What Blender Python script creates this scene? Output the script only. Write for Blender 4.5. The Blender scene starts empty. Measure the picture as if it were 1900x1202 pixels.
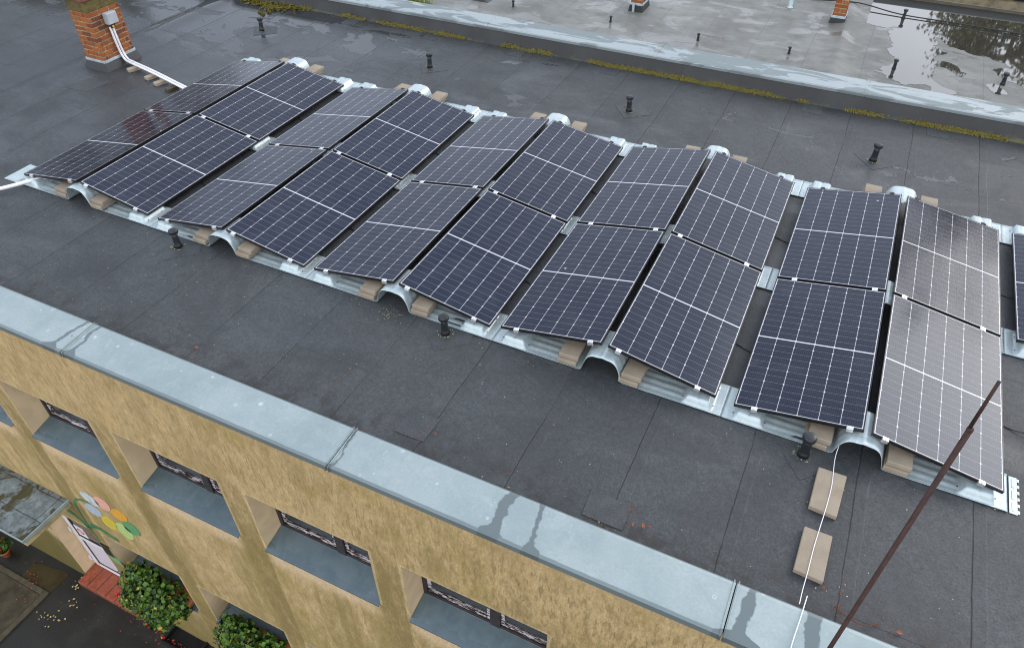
import bpy, bmesh, math, random
from mathutils import Vector, Matrix, noise as mnoise
R = math.radians
scene = bpy.context.scene
col = scene.collection
random.seed(7)

# ------------------------------------------------------------------ camera
cam_d = bpy.data.cameras.new('camera')
cam = bpy.data.objects.new('camera', cam_d); col.objects.link(cam)
cam_d.sensor_fit = 'HORIZONTAL'; cam_d.sensor_width = 36.0
cam_d.lens = 1364.669 / 1900 * 36.0
cam_d.clip_start = 0.05; cam_d.clip_end = 2000
RIGHT = Vector((0.9011, 0.4335, -0.0011)); DOWN = Vector((0.2905, -0.6027, -0.7432)); FWD = Vector((-0.3220, 0.6694, -0.6690))
RIGHT.normalize(); FWD.normalize(); DOWN = FWD.cross(RIGHT).normalized(); RIGHT = DOWN.cross(FWD)
M = Matrix.Identity(4)
for i in range(3):
    M[i][0] = RIGHT[i]; M[i][1] = -DOWN[i]; M[i][2] = -FWD[i]
M.translation = Vector((8.805, -5.140, 5.373))
cam.matrix_world = M
scene.camera = cam

# ------------------------------------------------------------------ light
SUN_AZ, SUN_EL = 36.0, 32.0
w = bpy.data.worlds.new('World'); scene.world = w; w.use_nodes = True
nt = w.node_tree; nt.nodes.clear()
out = nt.nodes.new('ShaderNodeOutputWorld'); bg = nt.nodes.new('ShaderNodeBackground')
sky = nt.nodes.new('ShaderNodeTexSky'); sky.sky_type = 'NISHITA'; sky.sun_disc = False
sky.sun_elevation = R(SUN_EL); sky.sun_rotation = R(SUN_AZ); sky.dust_density = 4.0; sky.air_density = 1.0
hs = nt.nodes.new('ShaderNodeHueSaturation'); hs.inputs['Saturation'].default_value = 0.32
tc = nt.nodes.new('ShaderNodeTexCoord'); cl = nt.nodes.new('ShaderNodeTexNoise')
cl.inputs['Scale'].default_value = 2.6; cl.inputs['Detail'].default_value = 5
rmp = nt.nodes.new('ShaderNodeValToRGB')
rmp.color_ramp.elements[0].position = 0.34; rmp.color_ramp.elements[0].color = (5.2, 6.2, 8.0, 1)
rmp.color_ramp.elements[1].position = 0.68; rmp.color_ramp.elements[1].color = (9.0, 9.8, 11.2, 1)
mx = nt.nodes.new('ShaderNodeMix'); mx.data_type = 'RGBA'; mx.inputs[0].default_value = 0.62
nt.links.new(sky.outputs[0], hs.inputs['Color']); nt.links.new(tc.outputs['Generated'], cl.inputs['Vector'])
nt.links.new(cl.outputs['Fac'], rmp.inputs[0])
nt.links.new(hs.outputs[0], mx.inputs[6]); nt.links.new(rmp.outputs[0], mx.inputs[7])
# brighter cloud toward the veiled sun and along the horizon below it
def wm(op, a, b=0.0):
    nd = nt.nodes.new('ShaderNodeMath'); nd.operation = op
    for i_, v_ in enumerate((a, b)):
        if isinstance(v_, (int, float)): nd.inputs[i_].default_value = v_
        else: nt.links.new(v_, nd.inputs[i_])
    return nd.outputs[0]
sx = nt.nodes.new('ShaderNodeSeparateXYZ'); nt.links.new(tc.outputs['Generated'], sx.inputs[0])
sdx, sdy, sdz = math.sin(R(SUN_AZ))*math.cos(R(SUN_EL)), math.cos(R(SUN_AZ))*math.cos(R(SUN_EL)), math.sin(R(SUN_EL))
dot = wm('ADD', wm('ADD', wm('MULTIPLY', sx.outputs[0], sdx), wm('MULTIPLY', sx.outputs[1], sdy)), wm('MULTIPLY', sx.outputs[2], sdz))
glow = wm('MULTIPLY', wm('POWER', wm('MAXIMUM', dot, 0.0), 40.0), 0.6)
dz_ = wm('DIVIDE', wm('SUBTRACT', sx.outputs[2], .27), .17)
band = wm('MULTIPLY', wm('EXPONENT', wm('MULTIPLY', wm('MULTIPLY', dz_, dz_), -1.0)), wm('POWER', wm('MAXIMUM', wm('ADD', wm('MULTIPLY', sx.outputs[0], .17), wm('MULTIPLY', sx.outputs[1], .98)), 0.0), 4.0))
band = wm('MULTIPLY', band, 3.2)
south_fill = wm('MULTIPLY', wm('MAXIMUM', wm('SUBTRACT', wm('MULTIPLY', sx.outputs[1], -1.0), .05), 0.0), 8.0)  # added brightening of the unseen southern sky, lifts the facade
def tint(v_, c_):
    nd = nt.nodes.new('ShaderNodeMix'); nd.data_type = 'RGBA'; nd.blend_type = 'MULTIPLY'; nd.inputs[0].default_value = 1.0
    nt.links.new(v_, nd.inputs[6]); nd.inputs[7].default_value = c_; return nd.outputs[2]
def addc(a, b):
    nd = nt.nodes.new('ShaderNodeMix'); nd.data_type = 'RGBA'; nd.blend_type = 'ADD'; nd.inputs[0].default_value = 1.0
    nt.links.new(a, nd.inputs[6]); nt.links.new(b, nd.inputs[7]); return nd.outputs[2]
tot = addc(addc(mx.outputs[2], tint(glow, (1, .90, .82, 1))), tint(band, (1, .97, .96, 1)))
tot = addc(tot, tint(south_fill, (1, .95, .86, 1)))
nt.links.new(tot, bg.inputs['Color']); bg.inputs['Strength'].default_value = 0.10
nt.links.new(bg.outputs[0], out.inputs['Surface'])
sun_d = bpy.data.lights.new('sun', 'SUN'); sun = bpy.data.objects.new('sun', sun_d); col.objects.link(sun)
sun_d.energy = 0.50; sun_d.angle = R(34); sun_d.color = (1.0, 0.89, 0.79)
sd = Vector((math.sin(R(SUN_AZ)) * math.cos(R(SUN_EL)), math.cos(R(SUN_AZ)) * math.cos(R(SUN_EL)), math.sin(R(SUN_EL))))
sun.rotation_euler = sd.to_track_quat('Z', 'Y').to_euler()
sun.location = (0, 0, 40)
vs = scene.view_settings; vs.view_transform = 'Standard'; vs.look = 'None'; vs.gamma = 1; vs.exposure = 0.80; vs.use_curve_mapping = False
scene.render.engine = 'CYCLES'; scene.cycles.pixel_filter_type = 'BLACKMAN_HARRIS'; scene.cycles.filter_width = 1.05

# ------------------------------------------------------------------ shader helper
class SM:
    def __init__(s, name):
        s.m = bpy.data.materials.new(name); s.m.use_nodes = True
        s.t = s.m.node_tree; s.b = s.t.nodes['Principled BSDF']
        s._pos = s._obj = None
    def L(s, sock, v):
        if isinstance(v, (int, float)): sock.default_value = v
        elif isinstance(v, tuple): sock.default_value = v if len(v) == len(sock.default_value) else v + (1,)
        else: s.t.links.new(v, sock)
    def n(s, typ, **kw):
        nd = s.t.nodes.new(typ)
        for k, v in kw.items(): setattr(nd, k, v)
        return nd
    def math(s, op, a, b=0.0, c=None, clamp=False):
        nd = s.n('ShaderNodeMath', operation=op, use_clamp=clamp)
        s.L(nd.inputs[0], a); s.L(nd.inputs[1], b)
        if c is not None: s.L(nd.inputs[2], c)
        return nd.outputs[0]
    def add(s, a, b): return s.math('ADD', a, b)
    def sub(s, a, b): return s.math('SUBTRACT', a, b)
    def mul(s, a, b): return s.math('MULTIPLY', a, b)
    def mod(s, a, b): return s.math('FLOORED_MODULO', a, b)
    def floor(s, a): return s.math('FLOOR', a)
    def abs(s, a): return s.math('ABSOLUTE', a)
    def mx(s, a, b): return s.math('MAXIMUM', a, b)
    def mn(s, a, b): return s.math('MINIMUM', a, b)
    def lt(s, a, b): return s.math('LESS_THAN', a, b)
    def step(s, v, lo, hi, o0=0.0, o1=1.0):
        nd = s.n('ShaderNodeMapRange', interpolation_type='SMOOTHSTEP')
        s.L(nd.inputs[0], v); s.L(nd.inputs[1], lo); s.L(nd.inputs[2], hi); s.L(nd.inputs[3], o0); s.L(nd.inputs[4], o1)
        return nd.outputs[0]
    def pos(s):
        if s._pos is None: s._pos = s.n('ShaderNodeNewGeometry').outputs['Position']
        return s._pos
    def obj(s):
        if s._obj is None: s._obj = s.n('ShaderNodeTexCoord').outputs['Object']
        return s._obj
    def xyz(s, v):
        nd = s.n('ShaderNodeSeparateXYZ'); s.L(nd.inputs[0], v); return nd.outputs[0], nd.outputs[1], nd.outputs[2]
    def comb(s, x, y, z):
        nd = s.n('ShaderNodeCombineXYZ'); s.L(nd.inputs[0], x); s.L(nd.inputs[1], y); s.L(nd.inputs[2], z); return nd.outputs[0]
    def scale(s, v, sc):
        nd = s.n('ShaderNodeVectorMath', operation='MULTIPLY'); s.L(nd.inputs[0], v); nd.inputs[1].default_value = sc if isinstance(sc, tuple) else (sc,)*3
        return nd.outputs[0]
    def noise(s, v, sc=1.0, det=4, rough=0.55, dist=0.0, off=0.0):
        nd = s.n('ShaderNodeTexNoise'); vv = v
        if isinstance(sc, tuple): vv = s.scale(v, sc); nd.inputs['Scale'].default_value = 1
        else: nd.inputs['Scale'].default_value = sc
        if off:
            a = s.n('ShaderNodeVectorMath', operation='ADD'); s.L(a.inputs[0], vv); a.inputs[1].default_value = (off, off*1.7, off*.3); vv = a.outputs[0]
        s.L(nd.inputs['Vector'], vv); nd.inputs['Detail'].default_value = det; nd.inputs['Roughness'].default_value = rough
        nd.inputs['Distortion'].default_value = dist
        return nd.outputs['Fac']
    def white(s, v, dim='1D'):
        nd = s.n('ShaderNodeTexWhiteNoise', noise_dimensions=dim)
        s.L(nd.inputs['W' if dim == '1D' else 'Vector'], v); return nd.outputs['Value']
    def voro(s, v, sc, rnd=1.0):
        nd = s.n('ShaderNodeTexVoronoi'); s.L(nd.inputs['Vector'], v); nd.inputs['Scale'].default_value = sc; nd.inputs['Randomness'].default_value = rnd
        return nd.outputs['Distance'], nd.outputs['Color']
    def mix(s, f, a, b):
        nd = s.n('ShaderNodeMix', data_type='RGBA'); s.L(nd.inputs[0], f); s.L(nd.inputs[6], a); s.L(nd.inputs[7], b); return nd.outputs[2]
    def mixf(s, f, a, b):
        nd = s.n('ShaderNodeMix', data_type='FLOAT'); s.L(nd.inputs[0], f); s.L(nd.inputs[2], a); s.L(nd.inputs[3], b); return nd.outputs[0]
    def rnd(s):
        return s.n('ShaderNodeObjectInfo').outputs['Random']
    def island(s):
        return s.n('ShaderNodeNewGeometry').outputs['Random Per Island']
    def bump(s, h, st=0.3, d=0.01):
        nd = s.n('ShaderNodeBump'); nd.inputs['Strength'].default_value = st; nd.inputs['Distance'].default_value = d
        s.L(nd.inputs['Height'], h); s.t.links.new(nd.outputs[0], s.b.inputs['Normal'])
    def done(s, color=None, rough=None, metal=None, spec=None, **kw):
        if color is not None: s.L(s.b.inputs['Base Color'], color)
        if rough is not None: s.L(s.b.inputs['Roughness'], rough)
        if metal is not None: s.L(s.b.inputs['Metallic'], metal)
        if spec is not None: s.L(s.b.inputs['Specular IOR Level'], spec)
        for k, v in kw.items(): s.L(s.b.inputs[k], v)
        return s.m

MAT = {}
def simple(key, c, rough=.6, metal=0.0, var=.25, sc=8.0, bump=0.0, spec=.5, bsc=None, world=False):
    s = SM(key); v = s.pos() if world else s.obj()
    f = s.noise(v, sc, 5, .6)
    a = tuple(x*(1-var) for x in c); b = tuple(min(1, x*(1+var)) for x in c)
    if bump: s.bump(s.noise(v, bsc or sc*8, 4), bump, .01)
    MAT[key] = s.done(s.mix(s.step(f, .3, .7), a, b), s.step(f, .2, .8, rough*.85, min(1, rough*1.15)), metal, spec)

# ---- bitumen roof
def roof_material():
    s = SM('bitumen_membrane'); p = s.pos(); x, y, z = s.xyz(p)
    wob = s.mul(s.sub(s.noise(p, 1.3, 3), .5), .05); wob2 = s.mul(s.sub(s.noise(p, 14, 2), .5), .012)
    u = s.add(s.add(x, s.add(wob, wob2)), 100 - 5.23 + .93*.0)
    u = s.add(u, 0.0)
    per = .926
    u = s.math('SUBTRACT', u, 100 - per*108)
    cell = s.floor(s.math('DIVIDE', u, per)); fr = s.mod(u, per)
    d = s.mn(fr, s.sub(per, fr))
    seam = s.step(d, .002, .0075, 1, 0)
    brk = s.step(s.noise(p, 1.1, 3, off=9), .36, .5)
    seam = s.mul(seam, s.mixf(brk, .30, .95)); lapband = s.step(s.abs(s.sub(fr, .055)), .045, .055, 1, 0)
    # end laps of each roll
    r1 = s.white(cell); v = s.add(s.add(y, s.mul(wob, 1.2)), s.mul(r1, 4.7))
    fy = s.mod(v, 4.7); cross = s.mul(s.step(s.abs(s.sub(fy, 2.3)),   .002, .007, 1, 0), .5)
    lap = s.mx(seam, cross)
    tone = s.white(s.add(cell, s.mul(s.floor(s.math('DIVIDE', v, 4.7)), 17.3)))
    big = s.noise(p, .8, 5, .6, 0.4); mid = s.noise(p, 4.0, 5, .65); fine = s.noise(p, 90, 3, .7); grit = s.noise(p, 260, 2, .6)
    sm = s.noise(p, (9.0, 1.3, 1), 4, .6, 0.6, off=4)
    c = s.mix(s.step(big, .3, .72), (.038, .0435, .048), (.058, .0655, .071))
    c = s.mix(s.mul(s.step(mid, .45, .75), .35), c, (.030, .032, .036))
    c = s.mix(s.mul(s.step(sm, .52, .75), .25), c, (.070, .075, .082))
    c = s.mix(s.mul(s.sub(tone, .3), .42), c, (.075, .078, .082))
    gr2 = s.noise(p, 46, 3, .75, off=17); zone = s.step(s.noise(p, .9, 4, .6, .3, off=23), .42, .60)
    c = s.mix(s.step(fine, .56, .72, 0, .6), c, (.016, .017, .019))
    c = s.mix(s.mul(s.step(gr2, .57, .66), s.mixf(zone, .30, .85)), c, (.014, .015, .016))
    c = s.mix(s.step(grit, .58, .76, 0, .55), c, (.12, .125, .13))
    wr = s.abs(s.sub(s.noise(p, (2.6, 1.5, 1), 4, .6, 1.2, off=40), .5)); c = s.mix(s.mul(s.step(wr, .0, .010, 1, 0), s.mul(zone, .45)), c, (.018, .019, .02))
    g1 = s.noise(p, 62, 3, .8, off=71); g3 = s.noise(p, 21, 4, .75, off=72)
    c = s.mix(s.step(g1, .30, .55, .55, 0), c, (.012, .013, .014)); c = s.mix(s.step(g1, .50, .72, 0, .45), c, (.105, .112, .118))
    c = s.mix(s.step(g3, .34, .56, .38, 0), c, (.020, .022, .024)); c = s.mix(s.step(g3, .52, .74, 0, .28), c, (.085, .092, .098))
    damp = s.noise(p, (.5, .75, 1), 5, .68, .8, off=81); c = s.mix(s.step(damp, .46, .60, 0, .42), c, (.022, .0245, .027))
    # silt and dirt against the zinc edge, with red brown needles
    edge = s.mul(s.step(y, -1.72, -1.25, 1, 0), s.step(s.noise(p, 5, 5, .7), .45, .62))
    c = s.mix(s.mul(edge, .75), c, (.020, .017, .016))
    speck = s.mul(s.step(y, -1.74, -1.3, 1, 0), s.step(s.noise(p, 55, 2, .6, off=3), .70, .76))
    c = s.mix(s.mul(speck, .8), c, (.10, .03, .015))
    dv, dc = s.voro(p, 3.4); lich = s.step(dv, .018, .034, 1, 0)
    c = s.mix(s.mul(lich, s.step(s.noise(p, .9, 2, off=6), .5, .6)), c, (.26, .25, .16))
    c = s.mix(s.mul(lapband, s.step(s.noise(p, 2.0, 4, .6, off=51), .35, .7, 0, .30)), c, (.024, .026, .028))
    c = s.mix(s.mul(lap, .75), c, (.009, .009, .010))
    # algae at the foot of the far upstand
    c = s.mix(s.mul(s.step(y, 6.75, 7.2), s.mul(s.step(s.noise(p, 2.5, 5, .7, off=2), .5, .7), .35)), c, (.075, .070, .018))
    # standing wet: smoother film in patches, more of it at the back and the left
    wetb = s.noise(p, (.55, .9, 1), 4, .62, .5, off=12)
    bias = s.add(s.step(y, 2.0, 6.0, 0, .10), s.step(x, -3.5, 3.0, .17, 0))
    wet = s.step(s.add(wetb, bias), .54, .72)
    pud = s.step(s.add(s.noise(p, (1.1, 1.6, 1), 5, .6, .7, off=31), bias), .70, .73)
    near = s.step(y, 4.2, 5.2)
    pud = s.mul(pud, near)
    rough = s.mixf(wet, .58, .36)
    rough = s.mixf(pud, rough, .10)
    rough = s.mixf(s.mul(lap, .5), rough, .8)
    h = s.add(s.mul(fine, .5), s.add(s.mul(mid, .8), s.add(s.mul(s.noise(p, 26, 3), .7), s.mul(gr2, .5))))
    h = s.mul(h, s.mixf(pud, s.mixf(wet, 1.0, .6), .05))
    h = s.add(h, s.add(s.mul(lap, -1.6), s.mul(lapband, .5)))
    s.bump(h, .55, .007)
    c = s.mix(s.mul(pud, .5), c, (.03, .032, .035))
    MAT['bitumen'] = s.done(c, rough, 0.0, .5)
roof_material()

def patch_material():
    s = SM('bitumen_patch'); p = s.pos()
    fine = s.noise(p, 90, 3, .7); mid = s.noise(p, 6, 4)
    c = s.mix(s.step(mid, .3, .7), (.036, .041, .045), (.054, .060, .065))
    c = s.mix(s.step(fine, .58, .74, 0, .5), c, (.016, .017, .019)); g1 = s.noise(p, 62, 3, .8, off=71); c = s.mix(s.step(g1, .30, .55, .55, 0), c, (.012, .013, .014)); c = s.mix(s.step(g1, .50, .72, 0, .45), c, (.105, .112, .118))
    s.bump(s.add(fine, mid), .35, .006)
    MAT['patch'] = s.done(c, .55, 0, .5)
patch_material()

def upstand_material():
    s = SM('bitumen_upstand'); p = s.pos(); x, y, z = s.xyz(p)
    fine = s.noise(p, 80, 3, .7); st = s.noise(p, (2.2, 1, 2.0), 4)
    c = s.mix(s.step(st, .35, .7), (.013, .0145, .016), (.024, .027, .029))
    j = s.mod(s.add(x, 40.3), 1.02); c = s.mix(s.mul(s.step(s.abs(s.sub(j, .5)), .004, .012, 1, 0), .8), c, (.008, .008, .009))
    m = s.add(s.noise(p, 1.6, 6, .75), s.mul(z, -1.2)); c = s.mix(s.mul(s.step(m, .42, .62), s.step(z, .02, .13, 1, 0)), c, (.09, .083, .02))
    s.bump(fine, .3, .005)
    MAT['upstand'] = s.done(c, .5, 0, .5)
upstand_material()

def neighbour_roof_material():
    s = SM('grey_membrane_wet'); p = s.pos(); x, y, z = s.xyz(p)
    big = s.noise(p, .7, 5, .6, .5); fine = s.noise(p, 70, 3, .7); mid = s.noise(p, 3.5, 5, .6)
    c = s.mix(s.step(big, .3, .7), (.120, .123, .113), (.205, .210, .197))
    c = s.mix(s.step(mid, .45, .70, 0, .5), c, (.085, .085, .074)); st_ = s.noise(p, (1.5, 4, 1), 5, .7, .6, off=19); c = s.mix(s.step(st_, .52, .70, 0, .4), c, (.25, .255, .245))
    c = s.mix(s.step(fine, .6, .75, 0, .35), c, (.05, .05, .046))
    u = s.add(x, s.mul(s.sub(s.noise(p, 1.2, 3), .5), .06)); fr = s.mod(s.add(u, 100.4), .98)
    seam = s.step(s.abs(s.sub(fr, .5)), .004, .013, 1, 0); c = s.mix(s.mul(seam, .32), c, (.04, .04, .04))
    film = s.noise(p, (1.0, 1.7, 1), 6, .62, .9, off=5)
    wet = s.step(film, .50, .60); wetp = s.step(film, .55, .63)
    rough = s.mixf(wet, .58, .36); rough = s.mixf(wetp, rough, .17)
    h = s.mul(s.add(fine, s.mul(mid, .8)), s.mixf(wetp, 1, .06))
    s.bump(h, .30, .005)
    c = s.mix(s.mul(wetp, .25), c, (.07, .07, .066))
    MAT['neighbour'] = s.done(c, rough, 0, .5)
neighbour_roof_material()

def zinc_material(key, near):
    s = SM(key); p = s.pos(); x, y, z = s.xyz(p)
    big = s.noise(p, 1.2, 5, .6, .3); mid = s.noise(p, 7, 5, .65); fine = s.noise(p, 60, 3)
    c = s.mix(s.step(big, .3, .7), (.285, .352, .362), (.362, .425, .428))
    c = s.mix(s.step(mid, .48, .78, 0, .4), c, (.45, .51, .51)); gr_ = s.noise(p, 38, 4, .7, off=95); c = s.mix(s.step(gr_, .36, .64, .22, 0), c, (.22, .28, .29)); blot = s.noise(p, (3, 5, 3), 5, .7, 1.0, off=44); c = s.mix(s.step(blot, .52, .70, 0, .30), c, (.24, .30, .305))
    if near:
        # dark wet runs across the metal: (x of run, half width, slant)
        wob = s.mul(s.sub(s.noise(p, 5, 4, .6, off=2), .5), .16)
        wobf = s.mul(s.sub(s.noise(p, 22, 3, .6, off=1), .5), .014)
        t = s.math('DIVIDE', s.add(y, 2.2), .46)
        runs = None
        for x0, hw, sl, fl in [(2.02, .022, .10, .08), (2.25, .022, -.03, .06), (7.18, .044, .03, .05), (7.50, .024, -.10, .06), (9.24, .045, .03, .15), (9.72, .055, -.03, .05), (11.0, .06, .05, .1), (-1.4, .05, .05, .1), (-3.2, .05, .05, .1), (13.0, .06, .05, .1), (10.42, .05, .08, .1), (5.59, .012, 0.0, .01)]:
            d = s.abs(s.sub(s.add(s.add(x, s.add(wob, wobf)), s.mul(s.sub(t, .5), -sl)), x0))
            wd = s.add(hw, s.add(s.mul(s.step(t, .0, .16, fl, 0), 1.0), s.mul(s.sub(s.noise(p, 3, 2, off=x0), .5), hw*1.3)))
            r = s.step(s.sub(d, wd), -.009, .007, 1, 0)
            runs = r if runs is None else s.mx(runs, r)
        rim = s.mx(s.step(s.add(y, s.mul(wobf, .5)), -1.772, -1.76), s.step(s.add(y, s.mul(wob, .12)), -2.190, -2.182, 1, 0))
        runs = s.mx(runs, s.mul(rim, .75))
        dv, dc = s.voro(p, 9.0); cr = s.xyz(dc)[0]; cg_ = s.xyz(dc)[1]; rad_ = s.mul(s.step(cr, .55, 1.0, 0, .16), cg_); spot = s.step(s.sub(s.add(dv, s.mul(s.sub(s.noise(p, 55, 3), .5), .09)), rad_), -.03, .02, 1, 0)
        ring = s.mul(s.mul(s.step(s.abs(s.sub(dv, s.add(rad_, .07))), .014, .03, 1, 0), s.lt(.72, cr)), .45)
        splash = s.mul(s.step(s.noise(p, (26, 14, 20), 5, .75, 1.2, off=91), .60, .68), s.step(s.noise(p, 2.2, 2, off=92), .50, .62)); spot = s.mul(s.mx(s.mx(s.mul(spot, .6), s.mul(splash, .55)), ring), s.step(s.noise(p, 1.3, 2, off=20), .42, .50))
        c = s.mix(spot, c, (.74, .78, .80))
        dv2, _ = s.voro(p, 2.3); blk = s.step(dv2, .016, .024, 1, 0); c = s.mix(blk, c, (.05, .06, .06))
        c = s.mix(s.mul(runs, .93), c, (.135, .165, .17))
        rough = s.mixf(runs, .46, .30)
    else:
        film = s.add(s.noise(p, (.8, 3.6, 1), 6, .62, .8, off=3), s.mul(s.sub(s.noise(p, .35, 2), .5), .25)); wet = s.step(film, .49, .505)
        c = s.mix(wet, s.mix(.8, c, (.165, .195, .200)), (.315, .360, .372)); rough = s.mixf(wet, .46, .16)  # wet patches are paler: the sky's reflection is put into their colour
    s.bump(s.add(s.mul(big, 6), s.mul(fine, .15)), .12, .01)
    MAT[key] = s.done(c, rough, .35, .5)
zinc_material('zinc_near', True); zinc_material('zinc_far', False)

def plaster_material():
    s = SM('stained_plaster'); p = s.pos(); x, y, z = s.xyz(p)
    q = s.comb(x, 0.0, z)
    st = s.noise(q, (4.2, 1, 2.0), 7, .70, .15); st2 = s.noise(q, (20, 1, 5.5), 5, .68, .1, off=3); big = s.noise(q, (.9, 1, .8), 4, .6, .3, off=8); grain = s.noise(p, 55, 4, .7)
    cloud = s.noise(q, (3.2, 1, 2.4), 5, .65, .5, off=14)
    clean = s.mix(s.step(cloud, .3, .7), (0.554, 0.398, 0.193), (0.616, 0.465, 0.254))
    c = clean
    fx = s.mod(s.sub(x, .125), 2.0)                       # 0..1.605 in front of an opening, then the pier
    pier = s.mul(s.step(fx, 1.56, 1.66), s.step(fx, 1.95, 2.0, 1, 0))
    def under(top):                                      # clean flush of plaster under a sill
        h = s.add(s.mul(s.sub(st2, .5), .5), s.add(s.mul(s.sub(st, .5), .35), .38))
        v = s.mul(s.lt(z, top), s.step(s.sub(top, z), s.sub(h, .18), s.add(h, .12), 1, 0))
        return s.mul(v, s.mul(s.step(fx, -.02, .10), s.step(fx, 1.42, 1.62, 1, 0)))
    flush = s.mx(under(-2.42), under(-6.02))
    dirt = s.add(s.mul(st, .75), s.add(s.mul(cloud, .35), s.mul(big, .25)))
    c = s.mix(s.mul(s.step(dirt, .52, .90), s.sub(.72, s.mul(flush, .75))), c, (0.285, 0.202, 0.078))
    c = s.mix(s.mul(s.step(st2, .46, .66), s.sub(.55, s.mul(flush, .3))), c, (0.246, 0.173, 0.069))
    # green brown algae: lower wall and under the sill ends
    grn = s.add(s.add(s.mul(st, .5), s.mul(big, .5)), s.step(z, -6.5, -1.5, .10, -.06))
    c = s.mix(s.mul(s.step(grn, .44, .64), s.sub(.62, s.mul(flush, .55))), c, (0.293, 0.237, 0.069))
    below = s.mul(s.step(z, -2.6, -1.2, 1, 0), s.step(s.add(s.noise(q, (5, 1, .5), 4, .6, off=5), s.mul(pier, .16)), .50, .66))
    c = s.mix(s.mul(below, s.sub(.65, s.mul(flush, .6))), c, (0.239, 0.188, 0.056))
    broad = s.noise(q, (1.3, 1, .55), 4, .6, .4, off=33); c = s.mix(s.mul(s.step(broad, .46, .66), s.sub(.34, s.mul(flush, .4))), c, (0.253, 0.184, 0.082))
    c = s.mix(s.mul(flush, s.step(cloud, .3, .6, .35, .6)), c, (0.726, 0.556, 0.391))
    # piers between openings run darker
    c = s.mix(s.mul(s.mul(pier, s.step(s.add(st, s.mul(st2, .4)), .48, .80)), s.mul(s.step(s.add(z, s.mul(s.sub(cloud, .5), .6)), -1.0, -1.7), .50)), c, (0.180, 0.131, 0.051))
    # the paler rounded plaster edge round each opening
    inz = s.mx(s.mul(s.step(z, -2.50, -2.46), s.step(z, -1.37, -1.33, 1, 0)), s.mul(s.step(z, -6.09, -6.05), s.step(z, -4.96, -4.92, 1, 0)))
    lipx = s.mx(s.step(fx, 1.955, 1.97), s.mul(s.step(fx, 1.59, 1.60), s.step(fx, 1.632, 1.645, 1, 0)))
    lipz = s.mul(s.mx(s.mul(s.step(z, -1.372, -1.371), s.step(z, -1.345, -1.33, 1, 0)), s.mul(s.step(z, -4.962, -4.961), s.step(z, -4.935, -4.92, 1, 0))), s.step(fx, 1.61, 1.62, 1, 0))
    c = s.mix(s.mul(s.mx(s.mul(lipx, inz), lipz), s.step(st2, .25, .6, .75, .35)), c, (0.647, 0.503, 0.287))
    # short black drip marks in the top band
    dash = s.noise(q, (52, 1, 6.5), 4, .65, off=2); zone = s.mul(s.step(z, -.18, -.42), s.step(z, -1.75, -1.05, .30, 1))
    zone = s.mul(zone, s.mul(s.step(x, 1.5, 5.5, .35, 1.1), s.step(s.noise(q, 1.6, 3, off=9), .36, .6)))
    c = s.mix(s.mul(s.step(dash, .555, .70), s.mul(zone, .62)), c, (0.089, 0.066, 0.023))
    rt = s.mul(s.step(x, 4.5, 8.5), s.step(s.add(st2, s.mul(s.sub(cloud, .5), .5)), .42, .66)); c = s.mix(s.mul(rt, s.mul(s.step(z, -.25, -.6), .5)), c, (.19, .145, .062))
    topc = s.step(s.add(z, s.mul(s.sub(st, .5), .3)), -.28, -.10)
    c = s.mix(s.mul(topc, .6), c, (0.508, 0.360, 0.176))
    low = s.mul(s.step(s.add(z, s.mul(s.sub(cloud, .5), 1.2)), -7.3, -6.3, 1, 0), .6)
    c = s.mix(low, c, (0.123, 0.106, 0.023))
    alg = s.mul(s.step(x, -1.7, -1.5, 1, 0), s.step(s.add(s.noise(q, (2.5, 1, .8), 4), s.step(z, -7.2, -5, .18, 0)), .42, .62))
    c = s.mix(s.mul(alg, s.mul(s.lt(z, -4.3), .8)), c, (0.077, 0.072, 0.013))
    c = s.mix(s.step(grain, .48, .72, 0, .38), c, (0.154, 0.109, 0.049))
    pit = s.noise(p, 24, 4, .75, off=6); c = s.mix(s.step(pit, .56, .74, 0, .35), c, (0.154, 0.112, 0.049))
    f2 = s.noise(q, (56, 1, 15), 4, .7, off=61); c = s.mix(s.step(f2, .35, .68, .30, 0), c, (0.248, 0.176, 0.087)); c = s.mix(s.step(f2, .52, .75, 0, .22), c, (0.682, 0.517, 0.297))
    s.bump(s.add(grain, s.mul(s.noise(p, 16, 4), .8)), .5, .006)
    MAT['plaster'] = s.done(c, .9, 0, .2)
plaster_material()

simple('jamb_plaster', (.76, .58, .355), .85, 0, .10, 3, .15, .2, 60)
simple('soffit_edge', (.46, .38, .22), .85, 0, .2, 6, .2, .2)

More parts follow.
